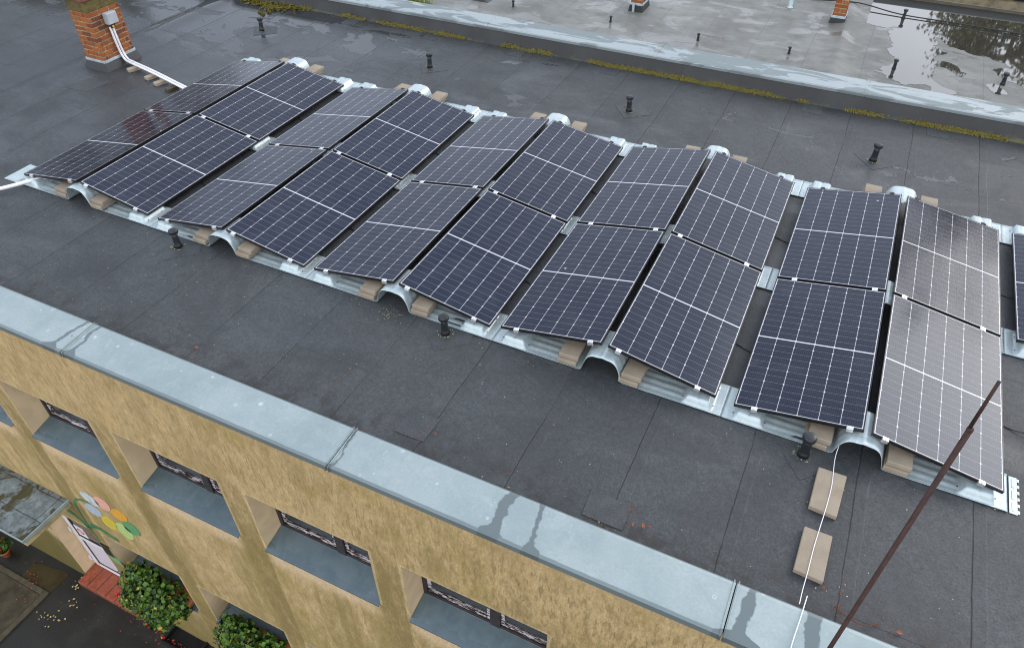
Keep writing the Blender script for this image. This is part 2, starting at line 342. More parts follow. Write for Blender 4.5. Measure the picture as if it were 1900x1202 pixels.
def panel_glass_material():
    s = SM('solar_cells_under_glass'); x, y, z = s.xyz(s.obj())
    W, Lp = 1.134, 2.13
    mxn = .017; myn = .019; cg = .016
    cw = (W - 2*mxn) / 6; half = (Lp - 2*myn - cg) / 2; ch = half / 11
    ux = s.sub(x, mxn); fx = s.mod(ux, cw); dx = s.mn(fx, s.sub(cw, fx)); ix = s.floor(s.math('DIVIDE', ux, cw))
    up = s.math('GREATER_THAN', y, Lp/2)
    uy = s.sub(s.sub(y, myn), s.mul(up, half + cg)); fy = s.mod(uy, ch); dy = s.mn(fy, s.sub(ch, fy)); iy = s.floor(s.math('DIVIDE', uy, ch))
    # cut corners of the wafers at every second joint
    full = s.mod(s.add(uy, 0.0), ch*2); dfull = s.mn(full, s.sub(ch*2, full))
    colm = s.step(dx, .0018, .0029, 1, 0); rowm = s.step(dy, .0010, .0020, 1, 0)
    node = s.lt(s.add(dx, dfull), .0100)
    dc = s.abs(s.sub(y, Lp/2)); cen = s.step(dc, cg/2 - .001, cg/2, 1, 0)
    edge = s.mx(s.mx(s.lt(ux, .0), s.math('GREATER_THAN', ux, W - 2*mxn)), s.mx(s.lt(y, myn), s.math('GREATER_THAN', y, Lp - myn)))
    bus = s.mul(s.step(s.abs(s.sub(s.mod(fx, cw/10), cw/20)), .0006, .0011, 1, 0), .22)
    tone = s.white(s.comb(s.add(ix, s.mul(s.rnd(), 37)), s.add(iy, s.mul(up, 40)), 0.0), '3D')
    cell = s.mix(s.mul(tone, .6), (.0075, .0105, .027), (.011, .0135, .029))
    cell = s.mix(s.rnd(), cell, s.mix(.35, cell, (.014, .013, .022)))
    cell = s.mix(bus, cell, (.16, .17, .19))
    c = s.mix(s.mul(rowm, .40), cell, (.40, .38, .38))
    c = s.mix(colm, c, (.46, .46, .50)); c = s.mix(node, c, (.66, .66, .68))
    c = s.mix(cen, c, (.62, .62, .66)); c = s.mix(edge, c, (.52, .52, .55))
    # rain film and dust left on the pane
    p = s.pos(); film = s.noise(p, 3.0, 5, .65, .4); dust = s.noise(p, 40, 3, .6)
    c = s.mix(s.mul(s.step(film, .4, .8), .035), c, (.33, .35, .38))
    drop, _ = s.voro(p, 75); sp = s.step(drop, .10, .16, 1, 0)
    rough = s.add(s.step(film, .3, .75, .10, .16), s.mul(dust, .03))
    s.bump(s.add(s.mul(film, 1.2), s.mul(s.noise(p, 9, 2), .35)), .05, .01)
    bd, _ = s.voro(p, 1.5); bird = s.step(s.add(bd, s.mul(s.sub(s.noise(p, 30, 3), .5), .03)), .016, .024, 1, 0); c = s.mix(s.mul(bird, .7), c, (.60, .60, .56))
    c = s.mix(s.mul(sp, .16), c, (.30, .32, .36)); smear = s.noise(p, (2.2, 9, 2), 5, .65, .8, off=3); c = s.mix(s.mul(s.step(smear, .52, .78), .05), c, (.30, .31, .33))
    MAT['glass_cells'] = s.done(c, rough, 0, .36, **{'Specular Tint': (.74, .87, 1.0, 1)})
panel_glass_material()
simple('frame_black', (.012, .012, .014), .35, .2, .2)
simple('clamp_alu', (.74, .75, .76), .32, .8, .1)
simple('clamp_black', (.02, .02, .022), .5, 0, .1)

def galv_material():
    s = SM('galvanised_sheet'); p = s.obj()
    d, cc = s.voro(p, 38); sp = s.xyz(cc)[0]; big = s.noise(p, 3, 4); drip = s.noise(p, (3, 18, 3), 4)
    c = s.mix(sp, (.40, .49, .515), (.50, .58, .605)); c = s.mix(s.step(big, .45, .75, 0, .45), c, (.60, .67, .685))
    c = s.mix(s.step(drip, .60, .75, 0, .5), c, (.29, .36, .38))
    s.bump(s.noise(p, 30, 3), .10, .004)
    MAT['galv'] = s.done(c, s.mixf(sp, .32, .44), .32, .5)
galv_material()

def concrete_material():
    s = SM('concrete_block'); p = s.obj(); g = s.noise(p, 130, 3, .75); b = s.noise(p, 6, 4); f = s.noise(p, 34, 4, .7)
    c = s.mix(s.step(b, .3, .7), (.285, .238, .182), (.355, .300, .232)); c = s.mix(s.step(g, .52, .76, 0, .6), c, (.16, .125, .09))
    c = s.mix(s.step(f, .56, .78, 0, .35), c, (.42, .365, .29)); c = s.mix(s.mul(s.rnd(), .45), c, (.29, .235, .18))
    s.bump(s.add(g, f), .5, .006); MAT['concrete'] = s.done(c, .88, 0, .25)
concrete_material()

def brick_material():
    s = SM('old_brick'); p = s.pos(); r = s.island(); n1 = s.noise(p, 18, 5, .7); n2 = s.noise(p, 70, 3)
    c = s.mix(r, (.235, .070, .026), (.33, .115, .036)); c = s.mix(s.lt(s.white(s.mul(r, 91)), .22), c, (.15, .055, .030))
    c = s.mix(s.step(n1, .5, .75, 0, .55), c, (.20, .075, .035)); c = s.mix(s.step(n2, .55, .75, 0, .3), c, (.42, .21, .09))
    s.bump(s.add(n1, s.mul(n2, .5)), .6, .008); MAT['brick'] = s.done(c, .85, 0, .25)
brick_material()
simple('mortar', (.34, .28, .18), .95, 0, .3, 14, .5, .2)
def chimney_head_material():
    s = SM('mossy_render'); p = s.pos(); n = s.noise(p, 9, 6, .7); n2 = s.noise(p, 28, 4, .7, off=3)
    c = s.mix(s.step(n, .35, .65), (.16, .125, .04), (.095, .075, .04)); c = s.mix(s.step(n2, .5, .7, 0, .7), c, (.035, .03, .022)); c = s.mix(s.step(s.noise(p, 14, 4, .7, off=8), .58, .7, 0, .8), c, (.26, .20, .06))
    s.bump(n2, .6, .01); MAT['head'] = s.done(c, .9, 0, .2)
chimney_head_material()
simple('terracotta', (.20, .075, .055), .7, 0, .3, 9, .3, .3)
simple('lead', (.42, .52, .56), .45, .3, .15)
simple('flashing_dark', (.022, .024, .026), .6, 0, .3, 7, .3)
simple('flashing_blue', (.035, .055, .065), .4, 0, .3, 7, .3)
simple('soot_hole_black', (.006, .006, .006), .9)  # near black for the flue and letter marks; also darkness painted into hollows
simple('vent_plastic', (.013, .016, .020), .38, 0, .25, 20, .1)
simple('vent_tar', (.010, .010, .010), .45, 0, .3, 25, .4)
simple('white_pipe', (.78, .78, .82), .35, 0, .06, 10)
simple('box_grey', (.40, .42, .46), .45, 0, .08, 8)
simple('black_cable', (.012, .012, .013), .45)
simple('yellow_tag', (.6, .45, .03), .5)
def rust_material():
    s = SM('rusty_steel'); p = s.pos(); n = s.noise(p, (60, 60, 14), 5, .7); n2 = s.noise(p, 130, 3)
    c = s.mix(s.step(n, .3, .7), (.036, .021, .020), (.075, .036, .028)); c = s.mix(s.step(n2, .55, .75, 0, .5), c, (.045, .028, .030))
    s.bump(n2, .5, .004); MAT['rust'] = s.done(c, .75, .1, .4)
rust_material()
def sill_material():
    s = SM('zinc_sill'); p = s.pos(); x, y, z = s.xyz(p); n = s.noise(p, 4, 5, .6, .6); st = s.noise(p, (14, 3, 3), 4)
    c = s.mix(s.step(n, .3, .7), (.105, .155, .180), (.155, .205, .228)); c = s.mix(s.step(st, .5, .75, 0, .4), c, (.20, .25, .28))
    wet = s.step(s.add(y, s.mul(s.sub(s.noise(p, 5, 5, .65), .5), .25)), -2.10, -2.085, 1, 0)
    c = s.mix(s.mul(wet, .45), c, (.115, .155, .18)); MAT['sill'] = s.done(c, s.mixf(wet, .42, .26), .35, .5)
sill_material()
def peeling_material():
    s = SM('peeling_white_paint'); p = s.pos(); n = s.noise(p, (7, 60, 34), 6, .74, .6); pz = s.xyz(p)[2]
    m = s.step(s.add(n, s.mul(s.step(pz, -2.345, -2.255, -1, 1), .03)), .515, .54); c = s.mix(m, (.030, .014, .012), (.56, .53, .545))
    s.bump(m, .4, .004); MAT['peel'] = s.done(c, .6, 0, .3)
peeling_material()
simple('dark_wood', (.028, .020, .022), .55, 0, .4, 20, .3)
simple('white_pvc', (.74, .72, .76), .35, 0, .05, 6)
simple('door_panel', (.60, .56, .62), .4, 0, .05, 6)
simple('paper', (.72, .70, .70), .7, 0, .03)
simple('red_print', (.55, .10, .12), .7, 0, .05)
simple('rubber_seal', (.02, .02, .035), .5)
s = SM('window_glass'); MAT['pane'] = s.done((.035, .036, .040), .06, 0, .6)
s = SM('door_glass'); MAT['door_glass'] = s.done((.055, .048, .040), .10, 0, .5)
simple('plaque_dark', (.035, .030, .018), .35, 0, .3, 14)
PAINT = dict(ltblue=(.50, .58, .62), pink=(.70, .36, .29), orange=(.66, .33, .03), dkgreen=(.06, .28, .12), ltgreen=(.38, .55, .20), yellow=(.60, .47, .04), blue=(.36, .44, .55), stem=(.012, .17, .075), leaf=(.16, .36, .16))
def paint(key, c):
    s = SM(key); p = s.pos(); n = s.noise(p, 22, 5, .75); n2 = s.noise(p, (9, 1, 3), 4, .65)
    k_ = s.mix(s.step(n, .42, .70, 0, .55), c, (.36, .27, .135)); k_ = s.mix(s.step(n2, .5, .75, 0, .35), k_, (.20, .15, .07))
    s.bump(s.noise(p, 55, 4, .7), .4, .005); MAT[key] = s.done(k_, .85, 0, .2)
for k, c in PAINT.items(): paint('paint_'+k, c)
def canopy_material():
    s = SM('wet_canopy_slabs'); p = s.pos(); x, y, z = s.xyz(p)
    n = s.noise(p, 2.2, 6, .68, .6); n2 = s.noise(p, 8, 5, .7, off=4)
    c = s.mix(s.step(n2, .35, .7), (.13, .16, .17), (.25, .30, .325)); c = s.mix(s.step(n, .50, .56), c, (.055, .050, .015))
    c = s.mix(s.mul(s.step(y, -2.35, -2.18), s.step(n2, .45, .6)), c, (.045, .028, .012))
    gx = s.abs(s.sub(s.mod(s.add(x, s.mul(n2, .05)), .62), .31)); gy = s.abs(s.sub(s.mod(s.add(y, s.mul(n2, .04)), .40), .2))
    c = s.mix(s.mul(s.step(s.mn(gx, gy), .004, .010, 1, 0), .8), c, (.02, .022, .018))
    s.bump(n2, .15, .006); MAT['canopy'] = s.done(c, s.step(n, .4, .6, .18, .5), 0, .6)
canopy_material()
def asphalt_material():
    s = SM('wet_asphalt'); p = s.pos(); x, y, z = s.xyz(p)
    g = s.noise(p, 60, 4, .75); b = s.noise(p, 1.5, 5, .6, .4); q = s.noise(p, .4, 3)
    c = s.mix(s.step(b, .3, .7), (.012, .0115, .009), (.024, .023, .018)); c = s.mix(s.step(g, .5, .75, 0, .6), c, (.05, .048, .04))
    crack = s.step(s.abs(s.sub(x, s.add(1.02, s.mul(s.sub(s.noise(p, 4, 4), .5), .22)))), .006, .016, 1, 0); c = s.mix(crack, c, (.006, .006, .006))
    c = s.mix(s.step(s.noise(p, 2.8, 4, off=7), .60, .70, 0, .6), c, (.030, .034, .018))
    s.bump(g, .5, .01); MAT['asphalt'] = s.done(c, s.step(b, .35, .65, .35, .7), 0, .5)
asphalt_material()
simple('walk_concrete', (.070, .056, .036), .8, 0, .35, 5, .5, .3, 70, True)
simple('walk_edge', (.095, .080, .050), .85, 0, .25, 9, .4, .3, 70, True)
simple('brown_puddle', (.050, .036, .015), .22, 0, .3, 3, .05, .5, 50, True)
def tile_material():
    s = SM('red_step_tiles'); p = s.pos(); x, y, z = s.xyz(p); n = s.noise(p, 9, 4)
    c = s.mix(s.step(n, .3, .7), (.27, .062, .032), (.36, .095, .050)); g = s.abs(s.sub(s.mod(s.add(x, 10.06), .235), .1175)); c = s.mix(s.step(g, .107, .1115), c, (.045, .025, .018))
    MAT['tile'] = s.done(c, s.step(s.noise(p, 5, 4), .45, .62, .45, .14), 0, .5)
tile_material()
def leaf_material(key, a, b, c3):
    s = SM(key); r = s.island(); c = s.mix(s.step(r, .0, .8), a, b); c = s.mix(s.lt(s.white(s.mul(r, 53)), .035), c, c3)
    MAT[key] = s.done(c, .45, 0, .4, **{'Transmission Weight': 0.0})
leaf_material('geranium_leaf', (.005, .022, .003), (.080, .175, .010), (.36, .29, .03))
leaf_material('tree_leaf', (.075, .080, .022), (.17, .16, .05), (.22, .16, .06))
leaf_material('moss', (.085, .070, .008), (.170, .142, .012), (.035, .020, .010))
leaf_material('litter', (.13, .035, .014), (.25, .08, .025), (.42, .33, .13))
leaf_material('petal_fall', (.55, .05, .05), (.62, .10, .10), (.70, .55, .20))
leaf_material('grass_tuft', (.10, .16, .02), (.26, .28, .04), (.40, .30, .05))
leaf_material('lichen_bits', (.26, .27, .10), (.40, .40, .22), (.45, .42, .30))
simple('bark', (.06, .045, .032), .9, 0, .4, 6, .6)
simple('twig', (.085, .035, .018), .8, 0, .3, 20)
simple('flower_red', (.62, .012, .012), .5, 0, .2, 20)
simple('terracotta_pot', (.48, .16, .055), .6, 0, .2, 9)
simple('soil', (.03, .02, .012), .95)
simple('well_black', (.010, .010, .011), .4, 0, .2)
simple('gutter_dark', (.035, .048, .058), .4, .2, .2, 3, .1, .5, 40, True)
simple('dirt_tan', (.13, .105, .065), .8, 0, .35, 6, .4, .3, 60, True)
s = SM('rain_water'); MAT['water'] = s.done((.045, .043, .036), .03, 0, .9, **{'Coat Weight': .42, 'Coat Roughness': .03, 'Coat IOR': 1.42})

# ------------------------------------------------------------------ geometry helper
class MB:
    def __init__(s): s.v = []; s.f = []
    def box(s, x0, x1, y0, y1, z0, z1):
        b = len(s.v); s.v += [(x0,y0,z0),(x1,y0,z0),(x1,y1,z0),(x0,y1,z0),(x0,y0,z1),(x1,y0,z1),(x1,y1,z1),(x0,y1,z1)]
        s.f += [tuple(b+i for i in q) for q in ((0,3,2,1),(4,5,6,7),(0,1,5,4),(1,2,6,5),(2,3,7,6),(3,0,4,7))]; return s
    def hexa(s, pts):                               # 4 bottom + 4 top corners
        b = len(s.v); s.v += [tuple(p) for p in pts]
        s.f += [tuple(b+i for i in q) for q in ((0,3,2,1),(4,5,6,7),(0,1,5,4),(1,2,6,5),(2,3,7,6),(3,0,4,7))]; return s
    def prism(s, poly, ax, lo, hi):                  # poly in the two other axes, counter clockwise or not
        b = len(s.v); n = len(poly)
        def P(a, c, t): return {'x': (t, a, c), 'y': (a, t, c), 'z': (a, c, t)}[ax]
        s.v += [P(a, c, lo) for a, c in poly] + [P(a, c, hi) for a, c in poly]
        s.f += [tuple(b+i for i in reversed(range(n))), tuple(b+n+i for i in range(n))]
        s.f += [(b+i, b+(i+1) % n, b+n+(i+1) % n, b+n+i) for i in range(n)]; return s
    def tube(s, path, rad, n=10, cap=True):
        path = [Vector(p) for p in path]; rings = []; up = Vector((0, 0, 1))
        for i, p in enumerate(path):
            a = path[max(0, i-1)]; c = path[min(len(path)-1, i+1)]; t = (c-a).normalized()
            u = t.cross(up if abs(t.z) < .95 else Vector((1, 0, 0))).normalized(); w_ = t.cross(u).normalized()
            r = rad[i] if isinstance(rad, (list, tuple)) else rad
            b = len(s.v); s.v += [tuple(p + u*math.cos(2*math.pi*k/n)*r + w_*math.sin(2*math.pi*k/n)*r) for k in range(n)]; rings.append(b)
        for a, c in zip(rings, rings[1:]):
            s.f += [(a+k, a+(k+1) % n, c+(k+1) % n, c+k) for k in range(n)]
        if cap: s.f += [tuple(rings[0]+k for k in reversed(range(n))), tuple(rings[-1]+k for k in range(n))]
        return s
    def lathe(s, prof, c=(0, 0, 0), n=16):
        rings = []
        for r, z in prof:
            b = len(s.v); s.v += [(c[0]+r*math.cos(2*math.pi*k/n), c[1]+r*math.sin(2*math.pi*k/n), c[2]+z) for k in range(n)]; rings.append(b)
        for a, d in zip(rings, rings[1:]): s.f += [(a+k, a+(k+1) % n, d+(k+1) % n, d+k) for k in range(n)]
        s.f += [tuple(rings[0]+k for k in reversed(range(n))), tuple(rings[-1]+k for k in range(n))]; return s
    def quad(s, *p):
        b = len(s.v); s.v += [tuple(q) for q in p]; s.f.append(tuple(range(b, b+len(p)))); return s
    def leaf(s, c, nrm, size, asp=.8, fold=.25):
        n = Vector(nrm).normalized(); t = n.cross(Vector((random.uniform(-1, 1), random.uniform(-1, 1), random.uniform(-1, 1))))
        if t.length < 1e-3: t = Vector((1, 0, 0))
        t.normalize(); u = n.cross(t); c = Vector(c); h = size/2
        b = len(s.v)
        s.v += [tuple(c - t*h), tuple(c + u*h*asp + n*h*fold - t*h*.1), tuple(c + t*h), tuple(c - u*h*asp + n*h*fold - t*h*.1)]
        s.f += [(b, b+1, b+2), (b, b+2, b+3)]; return s
    def build(s, name, mat, parent=None, smooth=False, bevel=0.0, seg=2, local=False):
        me = bpy.data.meshes.new(name)
        off = Vector((0, 0, 0)) if (parent is None or local) else origin(parent)
        me.from_pydata([tuple(Vector(v)-off) for v in s.v], [], s.f); me.validate()
        bm = bmesh.new(); bm.from_mesh(me); bmesh.ops.recalc_face_normals(bm, faces=bm.faces); bm.to_mesh(me); bm.free()
        me.materials.append(MAT[mat])
        if smooth:
            for p in me.polygons: p.use_smooth = True
        o = bpy.data.objects.new(name, me); col.objects.link(o)
        if parent is not None: o.parent = parent
        if smooth == 'auto':
            for e in []: pass
        if bevel:
            m = o.modifiers.new('bevel', 'BEVEL'); m.width = bevel; m.segments = seg; m.limit_method = 'ANGLE'; m.angle_limit = R(40)
        return o
def origin(o):
    v = Vector((0, 0, 0))
    while o is not None: v += o.location; o = o.parent
    return v
def centre(o, base=None):
    """move a single mesh object's origin to its base"""
    me = o.data; xs = [v.co for v in me.vertices]
    c = Vector(base) if base else Vector(((min(v.x for v in xs)+max(v.x for v in xs))/2, (min(v.y for v in xs)+max(v.y for v in xs))/2, min(v.z for v in xs)))
    for v in me.vertices: v.co -= c
    o.location = c; return o
def tag(o, label=None, cat=None, group=None, kind=None):
    if label: o['label'] = label
    if cat: o['category'] = cat
    if group: o['group'] = group
    if kind: o['kind'] = kind
    return o
def empty(name, loc, label=None, cat=None, group=None, kind=None):
    o = bpy.data.objects.new(name, None); col.objects.link(o); o.location = loc; o.empty_display_size = .1
    return tag(o, label, cat, group, kind)
def dup(o, parent=None):
    c = o.copy(); col.objects.link(c)
    if parent is not None: c.parent = parent
    for ch in list(o.children): dup(ch, c)
    return c
ORD = ['first', 'second', 'third', 'fourth', 'fifth', 'sixth', 'seventh', 'eighth', 'ninth', 'tenth', 'eleventh', 'twelfth']
def fbm(x, y, z=0.0): return mnoise.noise(Vector((x, y, z)))

# ================================================================== the setting
GZ = -7.6
g = MB(); N = 24
g.quad((-300, -300, GZ), (300, -300, GZ), (300, 300, GZ), (-300, 300, GZ))
tag(g.build('ground', 'asphalt'), kind='structure')
# walkway slab with a pale edging, and the brown damp patch beside it
g = MB(); g.box(-9, -2.10, -9, -2.80, GZ-.05, GZ+.03); tag(centre(g.build('pavement', 'walk_concrete', bevel=.01)), kind='structure')
g = MB(); g.box(-2.095, -1.99, -9, -2.70, GZ-.05, GZ+.035); g.box(-9, -2.10, -2.797, -2.70, GZ-.05, GZ+.035)
tag(centre(g.build('kerb', 'walk_edge', bevel=.008)), kind='structure')
g = MB(); g.prism([(-2.78, -2.69), (-1.985, -2.69), (-1.96, -2.30), (-2.05, -2.26), (-2.80, -2.38)], 'z', GZ-.02, GZ+.006)
tag(centre(g.build('damp_path', 'brown_puddle')), kind='structure')

# ------------------------------------------------------------------ main building
XL, XR = -16.0, 19.0
YW = -2.15; YB = 7.2
bld = empty('flat_roofed_building', (1.5, YW, GZ), 'large building with stained beige plaster wall and flat dark bitumen roof', 'building')
# roof deck
def roof_z(x, y):
    z = .035*math.exp(-((x+3.78)/.20)**2)*min(1, max(0, (y-.2)/1.2))
    return z
xs = []; x = XL
while x < XR:
    xs.append(x); x += .06 if -4.6 < x < -3.0 else (.5 if x < 12 else 1.0)
xs.append(XR)
ys = [-1.79 + i*(7.35+1.79)/24 for i in range(25)]
m = MB()
for y in ys:
    for x in xs: m.v.append((x, y, roof_z(x, y)))
nx = len(xs)
for j in range(len(ys)-1):
    for i in range(nx-1): m.f.append((j*nx+i, j*nx+i+1, (j+1)*nx+i+1, (j+1)*nx+i))
m.build('roof', 'bitumen', bld, smooth=True)
# wall with real openings
WIN_X = [(.125+2.0*k, 1.73+2.0*k) for k in range(-4, 8)]
UP = (-2.45, -1.37); LO = (-6.04, -4.96)
DOOR = (-1.62, -.17, GZ+.15, -5.0)
opens = [(a, b, *UP) for a, b in WIN_X]
LOW = [(a, b) for a, b in WIN_X if a > 0]
opens += [(a, b, *LO) for a, b in LOW] + [DOOR[0:2] + (GZ-.2, DOOR[3])]
X = sorted(set([XL, XR] + [o[0] for o in opens] + [o[1] for o in opens])); Zs = sorted(set([GZ-.3, -.03] + [max(GZ-.3, o[2]) for o in opens] + [o[3] for o in opens]))
m = MB(); jm = MB()
for i in range(len(X)-1):
    for j in range(len(Zs)-1):
        cx, cz = (X[i]+X[i+1])/2, (Zs[j]+Zs[j+1])/2
        if any(o[0] < cx < o[1] and o[2] < cz < o[3] for o in opens): continue
        m.quad((X[i], YW, Zs[j]), (X[i+1], YW, Zs[j]), (X[i+1], YW, Zs[j+1]), (X[i], YW, Zs[j+1]))
# side and back walls so the block is solid from other viewpoints
m.quad((XL, YW, GZ-.3), (XL, YB+.3, GZ-.3), (XL, YB+.3, -.03), (XL, YW, -.03)); m.quad((XR, YW, GZ-.3), (XR, YB+.3, GZ-.3), (XR, YB+.3, -.03), (XR, YW, -.03))
m.build('wall', 'plaster', bld)
REC = .31
for a, b, c, d in opens:
    r = REC if d != DOOR[3] else .27
    c = max(c, GZ)
    e = .0
    jm = MB(); jm.quad((a, YW, c), (a, YW+r, c), (a, YW+r, d), (a, YW, d)); jm.quad((b, YW, c), (b, YW+r, c), (b, YW+r, d), (b, YW, d))
    jm.quad((a, YW, d), (b, YW, d), (b, YW+r, d), (a, YW+r, d)); jm.quad((a, YW, c), (b, YW, c), (b, YW+r, c), (a, YW+r, c))
    jm.build('reveal', 'jamb_plaster', bld)
# zinc edge cap in lengths with welted joints
joints = [XL, -12.0, -8.4, -4.85, -1.32, 2.165, 5.55, 9.12, 12.65, 16.1, XR]
sec = [(-1.735, .012), (-1.76, .040), (-1.79, .046), (-2.195, .018), (-2.215, .012), (-2.218, -.052), (-2.206, -.052), (-2.20, -.010), (-1.78, -.012)]
for k, (a, b) in enumerate(zip(joints, joints[1:])):
    m = MB(); m.prism(sec, 'x', a+.004, b-.004)
    o = m.build('edge_cap', 'zinc_near', bld, bevel=.003)
    if k:
        m = MB()
        for dx in (-.022, .014): m.prism([(-1.74, .046), (-1.79, .056), (-2.20, .027), (-2.224, .018), (-2.226, -.05), (-2.219, -.05), (-2.214, .009), (-1.79, .045)], 'x', a+dx, a+dx+.010)
        m.build('cap_joint', 'zinc_near', o)
# windows
def make_window(a, b, z0, z1, sill_drop=.0):
    y = YW+REC
    fr = MB(); mid = a+(b-a)*.56
    zz = z0+.07
    fr.box(a+.002, a+.055, y-.02, y+.05, zz, z1-.002); fr.box(b-.055, b-.002, y-.02, y+.05, zz, z1-.002); fr.box(mid-.06, mid+.06, y-.025, y+.05, zz, z1-.002)
    fr.box(a+.055, mid-.06, y-.02, y+.05, z1-.06, z1-.002); fr.box(mid+.06, b-.055, y-.02, y+.05, z1-.06, z1-.002)
    fr.box(a+.055, mid-.06, y-.018, y+.05, zz, zz+.05); fr.box(mid+.06, b-.055, y-.018, y+.05, zz, zz+.05)
    f = fr.build('window', 'dark_wood', bld, bevel=.004)
    cs = MB()
    for p, q in ((a+.056, mid-.061), (mid+.061, b-.056)):
        cs.box(p, p+.045, y+.0, y+.045, zz+.051, z1-.061); cs.box(q-.045, q, y+.0, y+.045, zz+.051, z1-.061)
        cs.box(p+.045, q-.045, y-.004, y+.045, zz+.051, zz+.115); cs.box(p+.045, q-.045, y+.0, y+.045, z1-.11, z1-.061)
    cs.build('casement', 'peel', f, bevel=.003)
    gl = MB()
    for p, q in ((a+.10, mid-.105), (mid+.105, b-.10)): gl.box(p, q, y+.02, y+.028, zz+.115, z1-.11)
    gl.build('pane', 'pane', f)
    s_ = MB(); s_.prism([(YW-.035, z0-.004), (YW-.037, z0-.030), (YW-.030, z0-.030), (YW-.026, z0-.010), (y-.0, z0+.062), (y-.0, z0+.080), (y-.012, z0+.080), (y-.018, z0+.071)], 'x', a+.004, b-.004)
    s_.build('sill', 'sill', f, bevel=.002)
    return f
for a, b in WIN_X: make_window(a, b, UP[0], UP[1])
for a, b in LOW: make_window(a, b, LO[0], LO[1])
# door set back under the canopy
yd = YW+.262; zb, zt = GZ+.16, -5.02; x0, x1 = DOOR[0]+.01, DOOR[1]-.01
m = MB(); m.box(x0, x0+.07, yd-.03, yd+.04, zb, zt); m.box(x1-.07, x1, yd-.03, yd+.04, zb, zt); m.box(x0+.07, x1-.07, yd-.03, yd+.04, zt-.07, zt)
dr = m.build('door', 'white_pvc', bld, bevel=.004)
lf = MB(); l0, l1 = x0+.078, x1-.078
zm = zb+1.02
lf.box(l0, l0+.10, yd-.045, yd+.02, zb+.02, zt-.08); lf.box(l1-.10, l1, yd-.045, yd+.02, zb+.02, zt-.08)
lf.box(l0+.10, l1-.10, yd-.045, yd+.02, zb+.02, zb+.12); lf.box(l0+.10, l1-.10, yd-.045, yd+.02, zm-.05, zm+.05); lf.box(l0+.10, l1-.10, yd-.045, yd+.02, zt-.18, zt-.08)
lf.build('door_leaf', 'white_pvc', dr, bevel=.004)
m = MB(); m.box(l0+.10, l1-.10, yd-.02, yd-.005, zb+.12, zm-.05); m.build('lower_panel', 'door_panel', dr)
m = MB(); m.box(l0+.10, l1-.10, yd-.02, yd-.005, zm+.05, zt-.18); m.build('door_pane', 'door_glass', dr)
m = MB()
for p, q in ((zb+.12, zm-.05), (zm+.05, zt-.18)): m.box(l0+.10, l0+.112, yd-.035, yd-.021, p, q); m.box(l0+.112, l1-.112, yd-.035, yd-.021, p, p+.012)
m.build('seal', 'rubber_seal', dr)
for zh in (zb+.28, zm+.22):
    m = MB(); m.tube([(l0-.02, yd-.06, zh-.06), (l0-.02, yd-.06, zh+.06)], .022, 10); m.build('hinge', 'white_pvc', dr)
m = MB(); m.box(l0+.13, l0+.36, yd-.028, yd-.021, zm+.10, zm+.42); sg = m.build('notice', 'paper', dr)
m = MB()
cx_, cz_ = l0+.245, zm+.27
for k in range(20):
    a0, a1 = 2*math.pi*k/20, 2*math.pi*(k+1)/20
    m.hexa([(cx_+r_*math.cos(a_), yy, cz_+r_*math.sin(a_)) for yy in (yd-.0285, yd-.0315) for r_, a_ in ((.062, a0), (.085, a0), (.085, a1), (.062, a1))])
m.build('prohibition_ring', 'red_print', dr)
m = MB(); m.hexa([(cx_+dx, yy, cz_+dz) for yy in (yd-.0287, yd-.0313) for dx, dz in ((-.052, .040), (-.040, .052), (.052, -.040), (.040, -.052))]); m.build('prohibition_bar', 'red_print', dr)
# tiled step
m = MB(); m.box(-1.60, .07, -2.335, -1.90, GZ-.02, GZ+.15); m.build('door_step', 'tile', bld, bevel=.008)
# canopy
m = MB(); m.box(-3.9, -.20, -2.95, YW-.002, -4.22, -4.19); cn = m.build('canopy', 'canopy', bld, bevel=.004)
m = MB(); m.box(-3.885, -.215, -2.935, YW-.003, -4.36, -4.221); m.build('canopy_slab', 'soffit_edge', cn, bevel=.006)
m = MB(); m.box(-3.9, -.185, -2.962, -2.951, -4.23, -4.175); m.box(-.199, -.185, -2.951, YW-.002, -4.23, -4.175); m.build('drip_edge', 'lead', cn)
# dark plaque between the door and the first lower window
m = MB(); m.box(-.115, .105, YW-.020, YW-.001, -5.65, -5.325); pq = m.build('plaque', 'plaque_dark', bld, bevel=.003)
m = MB(); m.box(-.122, -.115, YW-.022, YW-.001, -5.65, -5.325); m.box(.105, .112, YW-.022, YW-.001, -5.65, -5.325); m.build('plaque_edge', 'soffit_edge', pq)
# black light well at the foot of the wall
m = MB()
for q in ((.62, .66, -2.50, YW-.002), (1.36, 1.40, -2.50, YW-.002), (.66, 1.36, -2.50, -2.46)): m.box(*q, GZ-.01, GZ+.10)
lw = m.build('light_well', 'well_black', bld, bevel=.004)
m = MB(); m.box(.66, 1.36, -2.46, YW-.002, GZ-.01, GZ+.008); m.build('well_floor', 'soot_hole_black', lw)  # black sheet at ground level, the pit's darkness put into its colour
